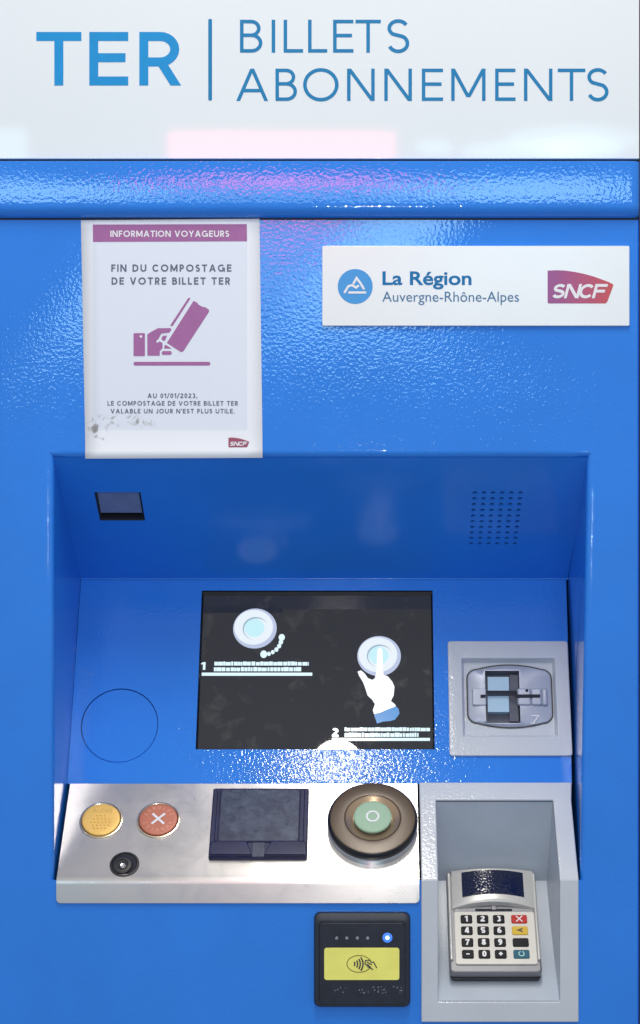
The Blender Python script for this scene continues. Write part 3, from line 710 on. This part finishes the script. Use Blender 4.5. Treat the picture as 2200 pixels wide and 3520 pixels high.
# ------------------------------------------------------------------ rotary knob
a, b = SH.L(1281, 2846); R = 157
mb = MB(); lathe(mb, SH, a, b, [(R - 1, 0), (R - 1, 22), (R - 4, 25), (R - 14, 25.5)], n=96, cap=False); kb = mb.build('selector_knob', M['chrome'], T)
mb = MB(); lathe(mb, SH, a, b, [(R - 14, 24), (R - 5, 27), (R, 30), (R + 1, 36), (R + 1, 48), (R - 1.5, 54), (R - 5, 58), (R - 8, 60)], n=96, cap=False); mb.build('knob_rim', M['black'], kb, smooth=50)
mb = MB(); lathe(mb, SH, a, b, [(R - 8, 60), (R - 13, 61.5), (R - 40, 63), (101, 63), (98, 62.5), (95, 61)], n=96, cap=False); mb.build('knob_top', M['brown'], kb, smooth=50)
mb = MB(); lathe(mb, SH, a, b, [(95, 61), (92, 59), (72, 52), (68, 51), (60, 51)], n=96); mb.build('knob_bowl', M['tan'], kb, smooth=50)
mb = MB(); lathe(mb, SH, a, b, [(63, 51.2), (63, 56), (60, 58)], n=64); mb.build('cap_shade_gap', M['black'], kb)  # black ring paints in the shade gap below the cap
mb = MB(); lathe(mb, SH, a, b, [(60, 58), (66, 60), (66.5, 66), (64, 68.5), (58, 69.5), (30, 70)], n=96); mb.build('knob_cap', M['green'], kb, smooth=50)
mb = MB(); mb.loft([on(SH, circ(a, b, 24), 70.2), on(SH, circ(a, b, 23), 71.4), on(SH, circ(a, b, 18), 71.4), on(SH, circ(a, b, 17), 70.2)], cap1=False); mb.build('cap_ring', M['ink_white'], kb)

# ------------------------------------------------------------------ card reader insert on the screen panel
bz = MB()
o4 = lambda a0, b0, a1, b1, r, h: on(PAN, rr(a0, b0, a1, b1, r, 5), h)
iu0, iv1, iu1, iv0 = PAN.L(1586, 2400)[0], PAN.L(1750, 2262)[1], PAN.L(1915, 2400)[0], PAN.L(1750, 2538)[1]
bz.loft([o4(cb0, cbb, cb1, cbt, 10, 0), o4(cb0, cbb, cb1, cbt, 10, 7), o4(cb0 + 1.5, cbb + 1.5, cb1 - 1.5, cbt - 1.5, 9, 9), o4(cb0 + 4, cbb + 4, cb1 - 4, cbt - 4, 8, 10),
         o4(iu0, iv0, iu1, iv1, 6, 10), o4(iu0 + 3, iv0 + 3, iu1 - 3, iv1 - 3, 6, 8), o4(iu0 + 12, iv0 + 18, iu1 - 12, iv1 - 12, 4, -18)], cap1=False)
bezel = bz.build('card_slot_bezel', M['grey'], T)
CP = PAN.off(-18)
def kuv(x, y): return CP.L(1480 + x * .4762, 2150 + y * .4762)
def sup(a0, b0, a1, b1, e=4.2, n=64):
    pts = []
    for i in range(n):
        t_ = 2 * math.pi * i / n; c, s_ = math.cos(t_), math.sin(t_)
        k = 1 / ((abs(c) ** e + abs(s_) ** 2.6) ** (1 / 3.2)); k = min(k, 1.25)
        pts.append(((a0 + a1) / 2 + (a1 - a0) / 2 * max(-1, min(1, c * k)), (b0 + b1) / 2 + (b1 - b0) / 2 * max(-1, min(1, s_ * k)) * (1 - .0 * abs(c))))
    return pts
def bowl(a0, b0, a1, b1, sag, n=12, rc=26):
    """outline with arched top and bottom and rounded corners"""
    pts = []; am = (a0 + a1) / 2
    def arch(x): return sag * (1 - ((x - am) / ((a1 - a0) / 2)) ** 2)
    for i in range(n + 1):
        x = a1 - rc - (a1 - a0 - 2 * rc) * i / n; pts.append((x, b1 - sag + arch(x)))
    y1 = pts[-1][1]; y0 = b0 + (b1 - y1)
    for k in range(1, 5): t_ = math.radians(90 + 90 * k / 5); pts.append((a0 + rc + rc * math.cos(t_), y1 - rc + rc * math.sin(t_)))
    pts.append((a0, y1 - rc)); pts.append((a0, y0 + rc))
    for k in range(1, 5): t_ = math.radians(180 + 90 * k / 5); pts.append((a0 + rc + rc * math.cos(t_), y0 + rc + rc * math.sin(t_)))
    for i in range(n + 1):
        x = a0 + rc + (a1 - a0 - 2 * rc) * i / n; pts.append((x, b0 + sag - arch(x)))
    for k in range(1, 5): t_ = math.radians(270 + 90 * k / 5); pts.append((a1 - rc + rc * math.cos(t_), y0 + rc + rc * math.sin(t_)))
    pts.append((a1, y0 + rc)); pts.append((a1, y1 - rc))
    for k in range(1, 5): t_ = math.radians(90 * k / 5); pts.append((a1 - rc + rc * math.cos(t_), y1 - rc + rc * math.sin(t_)))
    return pts
q0 = kuv(265, 745); q1 = kuv(872, 283)
mb = MB(); ob = bowl(q0[0], q0[1], q1[0], q1[1], 30, rc=38)
def onto(pts, X0, Y0, X1, Y1):
    cx_, cy_ = sum(p[0] for p in pts) / len(pts), sum(p[1] for p in pts) / len(pts); res = []
    for x, y in pts:
        dx, dy = x - cx_, y - cy_
        kx = ((X1 - cx_) if dx > 0 else (X0 - cx_)) / dx if abs(dx) > 1e-6 else 1e9
        ky = ((Y1 - cy_) if dy > 0 else (Y0 - cy_)) / dy if abs(dy) > 1e-6 else 1e9
        k = min(kx, ky); res.append((cx_ + dx * k, cy_ + dy * k))
    for X_, Y_ in ((X0, Y0), (X1, Y0), (X1, Y1), (X0, Y1)):
        j = min(range(len(res)), key=lambda i: (res[i][0] - X_) ** 2 + (res[i][1] - Y_) ** 2); res[j] = (X_, Y_)
    return res
fb = MB(); fb.loft([on(CP, onto(ob, iu0 + 12, iv0 + 18, iu1 - 12, iv1 - 12), 0), on(CP, ob, 0)], cap1=False); fb.build('bezel_floor', M['grey'], bezel, smooth=0); obi = bowl(q0[0] + 5, q0[1] + 5, q1[0] - 5, q1[1] - 5, 28, rc=34)
mb.loft([on(CP, ob, .4), on(CP, ob, 3), on(CP, obi, 3)], cap1=False); mb.build('slot_seam', M['rubber'], bezel, smooth=20)
# face of the insert, with a rectangular well
mb = MB(); w0 = kuv(400, 712); w1 = kuv(636, 335)
n_ = len(obi); am, bm_ = (w0[0] + w1[0]) / 2, (w0[1] + w1[1]) / 2
well = []
for x, y in obi:
    dx, dy = x - am, y - bm_; k = min((w1[0] - w0[0]) / 2 / max(abs(dx), 1e-3), (w1[1] - w0[1]) / 2 / max(abs(dy), 1e-3)); well.append((am + dx * k, bm_ + dy * k))
for q, (cx_, cy_) in enumerate(((w0[0], w0[1]), (w1[0], w0[1]), (w1[0], w1[1]), (w0[0], w1[1]))):
    j = min(range(n_), key=lambda i: (well[i][0] - cx_) ** 2 + (well[i][1] - cy_) ** 2); well[j] = (cx_, cy_)
mid = [((a + 2.2 * c) / 3.2, (b + 2.2 * d) / 3.2) for (a, b), (c, d) in zip(obi, well)]
mb.loft([on(CP, obi, 3.2), on(CP, [(x + (am - x) * .03, y + (bm_ - y) * .03) for x, y in obi], 7), on(CP, mid, 13), on(CP, well, 13)], cap1=False)
face = mb.build('slot_face', M['slotgrey'], bezel, smooth=40)
mb = MB(); wf = [(am + (x - am) * .96, bm_ + (y - bm_) * .96) for x, y in well]
mb.loft([on(CP, well, 13), on(CP, wf, -26)]); mb.build('card_well', M['wellshade'], bezel, smooth=30)
def kslab(nm, x0_, y0_, x1_, y1_, h0, h1, mt, r=3, bev=2):
    p0 = kuv(x0_, y1_); p1 = kuv(x1_, y0_); mb = MB(); rslab(mb, CP, p0[0], p0[1], p1[0], p1[1], h0, h1, r, bev, 3); return mb.build(nm, M[mt], bezel)
kslab('guide_block', 413, 372, 565, 482, -26, 3, 'pale', 2, 1.5)
kslab('guide_block', 413, 510, 565, 627, -26, 3, 'pale', 2, 1.5)
kslab('well_side', 572, 350, 632, 470, -26, -6, 'wellshade', 2, 1)
kslab('well_side', 572, 540, 632, 690, -26, -6, 'wellshade', 2, 1)
kslab('left_jaw', 302, 464, 398, 586, 12, 19, 'slotgrey', 5, 4)
for xa, xb in ((626, 722), (724, 800), (802, 842)): kslab('right_jaw', xa, 464, xb, 586, 12, 21, 'slotgrey', 7, 8)
def kpoly(nm, pts, h, mt):
    mb = MB(); poly(mb, [CP.P(*kuv(x, y), h) for x, y in pts]); return mb.build(nm, M[mt], bezel, smooth=0)
kpoly('card_slot', [(358, 535), (358, 513), (396, 513), (402, 484), (600, 484), (618, 486), (618, 498), (590, 500), (628, 511), (788, 511), (788, 535), (620, 537), (562, 506), (400, 506), (394, 535)], 22.0, 'gap')
kpoly('indicator_dot', [(692 + 11 * math.cos(t_), 483 + 11 * math.sin(t_)) for t_ in [i * math.pi / 8 for i in range(16)]], 21.8, 'gap')
mb = MB()
vs, fs = ribbon([(726, 660), (778, 660), (738, 716)], 8); mb.add([CP.P(*kuv(v[0], v[1]), 13.9) for v in vs], fs)
vs, fs = ribbon([(722, 716), (752, 712)], 6); mb.add([CP.P(*kuv(v[0], v[1]), 14.1) for v in vs], fs)
mb.build('embossed_mark', M['ink_white'], bezel, smooth=0)

# ------------------------------------------------------------------ terminal bay: bent grey frame
bx = [170, 228, 645, 710]; bT = [tl - 2, TIL.L(1700, 2757)[1]]
rowsY = [TIL.P(0, bT[0], 2), TIL.P(0, bT[1], 2), Vector((0, -2, D_[1])), Vector((0, -2, FRONT.L(0, 3440)[1])), Vector((0, -2, FRONT.L(0, 3511)[1]))]
vs = [Vector((x + (7 if (x == bx[3] and j_ == 0) else 0), p_.y, p_.z)) for j_, p_ in enumerate(rowsY) for x in bx]; fs = []
for j in range(4):
    for i in range(3):
        if i == 1 and j in (1, 2): continue
        fs.append((j * 4 + i, (j + 1) * 4 + i, (j + 1) * 4 + i + 1, j * 4 + i + 1))
bay = mk('terminal_bay', vs, fs, M['grey'], T)
bay.data.flip_normals() if bay.data.polygons[0].normal.y > 0 else None
sm = bay.modifiers.new('s', 'SOLIDIFY'); sm.thickness = 12 * K; sm.offset = 1 
bv = bay.modifiers.new('b', 'BEVEL'); bv.width = 5 * K; bv.segments = 3; bv.limit_method = 'ANGLE'; bv.angle_limit = math.radians(35)
for m_ in list(bay.modifiers):
    if m_.type == 'WEIGHTED_NORMAL': bay.modifiers.remove(m_)
bay.data.set_sharp_from_angle(angle=math.pi)
wn = bay.modifiers.new('weighted', 'WEIGHTED_NORMAL'); wn.weight = 100
P1 = rowsY[1]; P2 = Vector((0, 350, -1243)); P3 = rowsY[3]; PF = rowsY[2]
def X3(x, p_): return Vector((x, p_.y, p_.z))
cr_ = []
mb = MB(); ba, bb_ = 238, 634
mb.quad(X3(228, P1), X3(645, P1), X3(bb_, P2), X3(ba, P2)); mb.build('bay_back', M['bay'], bay, smooth=0)
mb = MB(); ly = [P2]
for k in range(1, 9):
    t_ = k / 8; q = P2.lerp(P3, t_); ly.append(q + Vector((0, 14 * math.sin(math.pi * t_), -14 * math.sin(math.pi * t_))))
mb.loft([[X3(ba + (228 - ba) * k / 8, p_) for k, p_ in enumerate(ly)], [X3(bb_ + (645 - bb_) * k / 8, p_) for k, p_ in enumerate(ly)]], cap1=False, closed=False)
mb.build('bay_floor', M['bay'], bay)
for xf, xd in ((228, ba), (645, bb_)):
    mb = MB(); mb.add([X3(xf, P1), X3(xd, P2)] + [X3(xd + (xf - xd) * k / 8, ly[k]) for k in range(1, 9)] + [X3(xf, PF)], [tuple(range(11))]); mb.build('bay_side', M['bay'], bay, smooth=0)

# ================================================================== PAYMENT TERMINAL
base = FLO.P(435, 260, 0)
PT = thing('payment_terminal', 'grey card payment terminal with cream keypad and dark display, in the grey bay', 'payment terminal', base)
HP = 52
PD = FLO.off(HP)
def puv(x, y, h=0): return PD.L(1420 + x * .5159, 2940 + y * .516, h)
def arch(a, mid_, half, sag): return sag * (1 - ((a - mid_) / half) ** 2)
pbot = puv(550, 775)[1]; ptop = puv(525, 112)[1]
pa0 = (puv(235, 400)[0] + puv(240, 720)[0]) / 2; pa1 = (puv(838, 400)[0] + puv(862, 720)[0]) / 2 - 2
pm = (pa0 + pa1) / 2; ph = (pa1 - pa0) / 2
# body: rounded slab with chamfer
mb = MB(); rslab(mb, PD, pa0, pbot, pa1, ptop - 4, -34, -4, 16, 8, 6); mb.build('housing', M['padgrey'], PT)
mb = MB(); rslab(mb, PD, pa0 + 3, pbot - 7, pa1 - 3, ptop - 10, -HP + 3, -34, 16, 2, 6); mb.build('base_shadow', M['black'], PT)  # black slab paints in the shadow at the terminal's base
for sgn, xe in ((1, pa0 + 8), (-1, pa1 - 8)):
    mb = MB(); rslab(mb, PD, xe - 6, puv(245, 700)[1], xe + 6, ptop - 6, -14, 6, 5, 5, 4); mb.build('side_rail', M['padlight'], PT)
kp0 = puv(280, 728); kp1 = puv(815, 378)
ka0 = puv(278, 547)[0]; ka1 = puv(818, 547)[0]
mb = MB(); rslab(mb, PD, ka0, kp0[1], ka1, kp1[1], -6, 3, 8, 2.5); mb.build('keypad_plate', M['cream'], PT)
# arched display hood
def archrow(a0, a1, b, sag, h0, drop=0, n=16):
    return [PD.P(a0 + (a1 - a0) * i / n, b - drop * (((i / n) - .5) * 2) ** 2, h0 + sag * (1 - ((i / n - .5) * 2) ** 2)) for i in range(n + 1)]
ha0, ha1 = ka0 - 4, ka1 + 4; hb0 = puv(540, 330)[1]; hb1 = ptop + 2
mb = MB(); mb.loft([archrow(ha0, ha1, hb0 - 4, 8, -6, 18), archrow(ha0, ha1, hb0, 18, 4, 18), archrow(ha0, ha1, hb0 + 10, 22, 7, 14), archrow(ha0, ha1, (hb0 + hb1) / 2, 22, 8, 4), archrow(ha0, ha1, hb1 - 8, 22, 7), archrow(ha0, ha1, hb1, 20, 2), archrow(ha0, ha1, hb1 + 3, 10, -10)], cap1=False, closed=False)
for xe in (ha0, ha1):
    mb.quad(PD.P(xe, hb0 - 22, -8), PD.P(xe, hb0 - 14, 6), PD.P(xe, hb1 - 8, 7), PD.P(xe, hb1, 2), PD.P(xe, hb1, -10))
mb.build('display_hood', M['padlight'], PT)
da0, da1 = puv(325, 190, 25)[0], puv(736, 190, 25)[0]; db0 = puv(530, 258, 28)[1]; db1 = puv(530, 100, 28)[1]
def drow(b, extra, drop): 
    n = 16; outp = []
    for i in range(n + 1):
        a = da0 + (da1 - da0) * i / n; s_ = 1 - ((a - pm) / ((ha1 - ha0) / 2)) ** 2
        outp.append(PD.P(a, b - drop * ((i / n - .5) * 2) ** 2, 8.2 + 22 * s_ + extra))
    return outp
mb = MB(); mb.loft([drow(db0, 1.0, 7), drow(db0 + (db1 - db0) * .33, 1, 6), drow(db0 + (db1 - db0) * .66, 1, 5), drow(db1, .8, 4)], cap1=False, closed=False); mb.build('display', M['lcd'], PT)
# throat with card slot
tb0, tb1 = kp1[1] + 1, hb0 - 3
mb = MB(); rslab(mb, PD, ka0, tb0, ka1, tb1, -6, -1, 4, 1.5); mb.build('throat', M['padgrey'], PT)
p0 = puv(415, 372); p1 = puv(660, 356); mb = MB(); mb.add(on(PD, rr(p0[0], p0[1], p1[0], p1[1], 3, 3), .2), [tuple(range(16))]); mb.build('receipt_slot', M['gap'], PT, smooth=0)
mb = MB(); p0 = puv(522, 366); p1 = puv(552, 300); rslab(mb, PD, p0[0], p0[1], p1[0], p1[1], -2, 4, 5, 3, 3); mb.build('slot_guide', M['padgrey'], PT)
colx = [360, 468.5, 577, 714]; rowy = [431, 507, 586, 664]
legends = [['1', '2', '3', 'X'], ['4', '5', '6', '<'], ['7', '8', '9', ''], ['-', '0', '+', 'o']]
for j in range(4):
    for i in range(4):
        a, _ = puv(colx[i], 547); _, b = puv(540, rowy[j]); hw = 20.5 if i < 3 else 28; hh = 17
        mt = 'keyblack' if i < 3 else ['keyred', 'keyyellow', 'keyblack', 'keygreen'][j]
        lab = None if i < 3 else ['red cancel key with pale cross', 'yellow correction key with dark arrow', 'blank black key', 'blue-green confirm key with pale ring'][j]
        mb = MB(); rslab(mb, PD, a - hw, b - hh, a + hw, b + hh, 2, 8, 6, 3, 4); key = mb.build('key', M[mt], PT, label=lab)
        lg = legends[j][i]; mb = MB()
        if lg in '0123456789' and lg: W_ = WID[lg] * 24; put(mb, PD, lg, a - W_ / 2, b - 12, a + W_ / 2, b + 12, .24, 8.4); m_ = 'keytxt'
        elif lg == '-': put(mb, PD, '-', a - 6, b - 8, a + 6, b + 8, .28, 8.4); m_ = 'keytxt'
        elif lg == '+': put(mb, PD, '+', a - 7, b - 8, a + 7, b + 10, .30, 8.4); m_ = 'keytxt'
        elif lg == 'X':
            for sg in (1, -1):
                vs, fs = ribbon([(-11, -12 * sg), (11, 12 * sg)], 4); mb.add([PD.P(a + v[0], b + v[1], 8.4 + .1 * (sg + 1)) for v in vs], fs)
            m_ = 'keytxt'
        elif lg == '<':
            vs, fs = ribbon([(10, 7), (-8, 0), (10, -7)], 5); mb.add([PD.P(a + v[0], b + v[1], 8.4) for v in vs], fs)
            vs, fs = ribbon([(-4, 0), (6, 0)], 5); mb.add([PD.P(a + v[0], b + v[1], 8.5) for v in vs], fs); m_ = 'keydark'
        elif lg == 'o':
            vs, fs = ribbon(arc(0, 0, 9, 9, 110, 430, 24), 3.2); mb.add([PD.P(a + v[0], b + v[1], 8.4) for v in vs], fs); m_ = 'keycyan'
        else: continue
        mb.build('legend', M[m_], key, smooth=0)

# ================================================================== CONTACTLESS READER
RP = Plane(-24, 0, -24, 1)
def ruv(x, y, pl=None): return (pl or RP).L(1040 + x * .2778, 3100 + y * .2778)
q0, q1 = ruv(140, 1310), ruv(1334, 138)
CR = thing('contactless_reader', 'black contactless card reader with yellow label and lit blue light, below the steel shelf', 'card reader', ((q0[0] + q1[0]) / 2, 0, q0[1]))
mb = MB(); R0 = lambda d, h, r_=22, dt=0: on(RP, rr(q0[0] + d, q0[1] + d, q1[0] - d, q1[1] - d - dt, r_, 6), h)
mb.loft([R0(0, -24), R0(0, -10), R0(2, -4), R0(5, 0, 18, 17), R0(17, 0, 14, 14), R0(18.5, -2, 13, 13), R0(20, -2, 12, 13)])
mb.build('housing', M['reader'], CR, smooth=25)
i0_, i1_ = ruv(212, 1272), ruv(1270, 262)
mb = MB(); rslab(mb, RP, i0_[0], i0_[1], i1_[0], i1_[1], -3, 1.5, 12, 2); mb.build('front_cover', M['reader'], CR)
for x in (422, 548, 678, 806):
    a, b = ruv(x, 449); mb = MB(); lathe(mb, RP, a, b, [(5.6, 1.2), (5.2, 2.4), (3, 3.2)], n=20); mb.build('indicator_light', M['led'], CR)
a, b = ruv(1050, 443)
mb = MB(); lathe(mb, RP, a, b, [(17, 1.5), (16, 2.6), (6.5, 3.0)], n=32, cap=False); le = mb.build('indicator_light', M['ledglow'], CR, label='lit blue indicator light with painted glow ring')
mb = MB(); lathe(mb, RP, a, b, [(6.5, 3.0), (5, 3.8), (3, 4.3)], n=24); mb.build('light_core', M['ledcore'], le)
y0_, y1_ = ruv(268, 966), ruv(1198, 567)
mb = MB(); rslab(mb, RP, y0_[0], y0_[1], y1_[0], y1_[1], 1, 3.2, 9, 1); lb = mb.build('yellow_label', M['yellow'], CR)
def rr2(nm, segs, mt, wd, h0=3.8):
    mb = MB()
    for k, sgm in enumerate(segs):
        vs, fs = ribbon(sgm, wd); mb.add([RP.P(*ruv(v[0], v[1]), h0 + .08 * k) for v in vs], fs)
    return mb.build(nm, M[mt], lb, smooth=0)
rr2('oval_outline', [arc(700, 765, 150, 104, -28 + 0, -332, 48)], 'yellowink', 11)
rr2('wave_symbol', [arc(560 + 30 * k, 766, 86 + 4 * k, 86 + 10 * k, -(18 + 9 * k), (18 + 9 * k), 12) for k in range(4)], 'yellowdark', 17, 4.2)
rr2('hand_symbol', [[(770, 765), (778, 722), (835, 718), (850, 745)], [(850, 745), (880, 742), (918, 815)], [(795, 740), (858, 775)], [(770, 760), (812, 800), (875, 835)], [(800, 765), (845, 812)], [(815, 805), (850, 812)]], 'yellowdark', 12, 4.6)
mb = MB(); rq = random.Random(7)
for k in range(34):
    x = rq.choice([rq.uniform(215, 330), rq.uniform(390, 540), rq.uniform(650, 900), rq.uniform(930, 1040), rq.uniform(1110, 1250)]); y = rq.choice([1055, 1090, 1120]) + rq.uniform(-8, 8)
    a, b = ruv(x, y); s_ = rq.uniform(1.0, 2.2); mb.quad(*on(RP, [(a - s_, b - s_), (a + s_, b - s_ * .8), (a + s_ * .8, b + s_), (a - s_, b + s_ * .9)], 1.8))
mb.build('worn_print', M['led'], CR, smooth=0, kind='stuff')

# ================================================================== REGION SIGN
SG = Plane(-10, 0, -10, 1)
a0, b0, a1, b1 = boxuv(SG, 1107.5, 845, 2164, 1120)
SN = thing('region_sign', 'white rectangular sign reading La Région Auvergne-Rhône-Alpes and SNCF, on the blue panel', 'sign', ((a0 + a1) / 2, 0, b0))
mb = MB(); rslab(mb, SG, a0, b0, a1, b1, -9.9, 0, 5, 2, 3); mb.build('plate', M['plaque'], SN)
def guv(x, y): return SG.L(1040 + x * .7672, 780 + y * .7672)
a, b = guv(236, 267); mb = MB(); mb.add(on(SG, circ(a, b, 60, n=56), .6), [tuple(range(56))]); rd = mb.build('region_emblem', M['cyan_disc'], SN, smooth=0)
mb = MB()
for k, sgm in enumerate([[(187, 296), (205, 266), (222, 261), (240, 272), (252, 262)], [(227, 256), (242, 229), (258, 250), (276, 280)], [(205, 294), (285, 294)]]):
    vs, fs = ribbon(sgm, 10); mb.add([SG.P(*guv(v[0], v[1]), 1.2 + .1 * k) for v in vs], fs)
mb.build('mountain_mark', M['ink_white'], rd, smooth=0)
gv = lambda x, y: (1040 + x * .7672, 780 + y * .7672)
fonttext(SG, 'La Région', *gv(358, 199), *gv(757, 280), M['region_blue'], 'region_lettering', SN, bold=.022)
fonttext(SG, 'Auvergne-Rhône-Alpes', *gv(357, 290), *gv(970, 350), M['region_grey'], 'region_name_lettering', SN)
def logo(pl, fuv, mtl, parent, s_, h=.6):
    pts = [(1098, 196), (1140, 194), (1180, 196), (1220, 202), (1260, 210), (1300, 221), (1340, 235), (1372, 247), (1392, 257), (1392, 264), (1366, 334), (1358, 343), (1102, 343), (1098, 339)]
    mb = MB(); poly(mb, [pl.P(*fuv(x, y), h) for x, y in pts]); lg = mb.build('railway_logo', M[mtl], parent, smooth=0)
    mb = MB()
    for c, xa, xb in (('S', 1114, 1168), ('N', 1170, 1236), ('C', 1232, 1296), ('F', 1296, 1352)):
        A0, B0 = fuv(xa, 320); A1, B1 = fuv(xb, 256); put(mb, pl, c, A0, B0, A1, B1, s_, h + .5 + (.3 if c in 'NF' else 0), shear=.26)
    mb.build('logo_lettering', M['ink_white'], lg, smooth=0)
logo(SG, guv, 'logo', SN, .20)

# ================================================================== POSTER
PP = Plane(-3, 0, -3, 1)
cor = [PP.L(294, 1577), PP.L(903, 1574), PP.L(892, 752), PP.L(278, 757)]
PO = thing('information_poster', 'white A4 poster with purple banner, stuck on the blue panel above the recess', 'poster', ((cor[0][0] + cor[1][0]) / 2, 0, cor[0][1]))
mb = MB(); nu, nv = 10, 30; G = []
def pcurl(t_): return 0 if t_ > .10 else 8 * ((.10 - t_) / .10) ** 1.6
for j in range(nv + 1):
    t_ = j / nv
    for i in range(nu + 1):
        s_ = i / nu
        lo = Vector(cor[0]).lerp(Vector(cor[1]), s_); hi = Vector(cor[3]).lerp(Vector(cor[2]), s_); q = lo.lerp(hi, t_); G.append(PP.P(q[0], q[1], pcurl(t_)))
fs = [(j * (nu + 1) + i, j * (nu + 1) + i + 1, (j + 1) * (nu + 1) + i + 1, (j + 1) * (nu + 1) + i) for j in range(nv) for i in range(nu)]
mb.add(G, fs); sh = mb.build('sheet', M['paper'], PO)
s2 = sh.modifiers.new('s', 'SOLIDIFY'); s2.thickness = 1.2 * K; s2.offset = 1 if sh.data.polygons[0].normal.y > 0 else -1
def ouv(x, y): return PP.L(240 + x * .463, 740 + y * .463)
pv = lambda x, y: (240 + x * .463, 740 + y * .463)
def opoly(nm, pts, mt, h=.7, par=None):
    mb = MB(); poly(mb, [PP.P(*ouv(x, y), h) for x, y in pts]); return mb.build(nm, M[mt], par or PO, smooth=0)
bn = opoly('banner', [(172, 198), (1316, 193), (1314, 66), (170, 69)], 'purple')
def otext(txt, xa, ya, xb, yb, s_, mt, par=None, h=.8):
    mb = MB(); textuv(mb, PP, txt, *pv(xa, ya), *pv(xb, yb), s_, h); return mb.build('lettering', M[mt], par or PO, smooth=0)
otext('INFORMATION VOYAGEURS', 303, 114, 1183, 161, .19, 'ink_white', bn, 1.4)
otext('FIN DU COMPOSTAGE', 308, 365, 1200, 419, .20, 'ink')
otext('DE VOTRE BILLET TER', 310, 461, 1190, 515, .20, 'ink')
otext('AU 01/01/2023,', 577, 1322, 945, 1357, .19, 'ink')
otext('LE COMPOSTAGE DE VOTRE BILLET TER', 280, 1379, 1248, 1413, .19, 'ink')
otext("VALABLE UN JOUR N'EST PLUS UTILE.", 303, 1437, 1222, 1471, .19, 'ink')
def obar(x0_, y0_, x1_, y1_, r_):
    return [(x, y) for x, y in rr(x0_, y0_, x1_, y1_, r_, 4)]
opoly('ticket_edge_line', [(744, 820), (878, 616), (886, 612), (896, 617), (764, 822)], 'purple')
opoly('ticket_print', [(720, 948), (918, 636), (940, 645), (958, 665), (985, 680), (1005, 682), (1033, 702), (1034, 716), (846, 1005), (836, 1014), (822, 1014)], 'purple')
opoly('fist_print', [(580, 1043), (576, 1035), (575, 885), (600, 868), (655, 838), (750, 838), (754, 852), (738, 872), (680, 878), (662, 912), (640, 936), (648, 948), (668, 936), (688, 950), (690, 985), (668, 1008), (668, 1043)], 'purple')
opoly('finger_print', [(680, 915), (690, 896), (722, 892), (708, 930), (690, 932)], 'purple')
opoly('finger_print', [(700, 990), (704, 962), (724, 968), (756, 990)], 'purple')
opoly('finger_print', obar(682, 1008, 757, 1037, 14), 'purple')
cf = opoly('cuff_print', obar(473, 875, 558, 1046, 8), 'purple')
opoly('button_dot', [(528 + 10 * math.cos(i * .524), 900 + 10 * math.sin(i * .524)) for i in range(12)], 'ink_white', 1.3, cf)
opoly('ground_line', obar(473, 1088, 1043, 1116, 13), 'purple')
def lmap(x, y): return ouv(1178 + (x - 1098) * .52, 1650 + (y - 194) * .49)
PPc = PP.off(3.2)
def lmap2(x, y):
    return PPc.L(240 + (1178 + (x - 1098) * .52) * .463, 740 + (1650 + (y - 194) * .49) * .463)
logo(PPc, lmap2, 'logo_small', PO, .24)
mb = MB(); text(mb, PPc, 'VOYAGEURS', *PPc.L(*pv(1182, 1749)), *PPc.L(*pv(1320, 1740)), .2, .6); mb.build('lettering', M['ink'], PO, smooth=0)
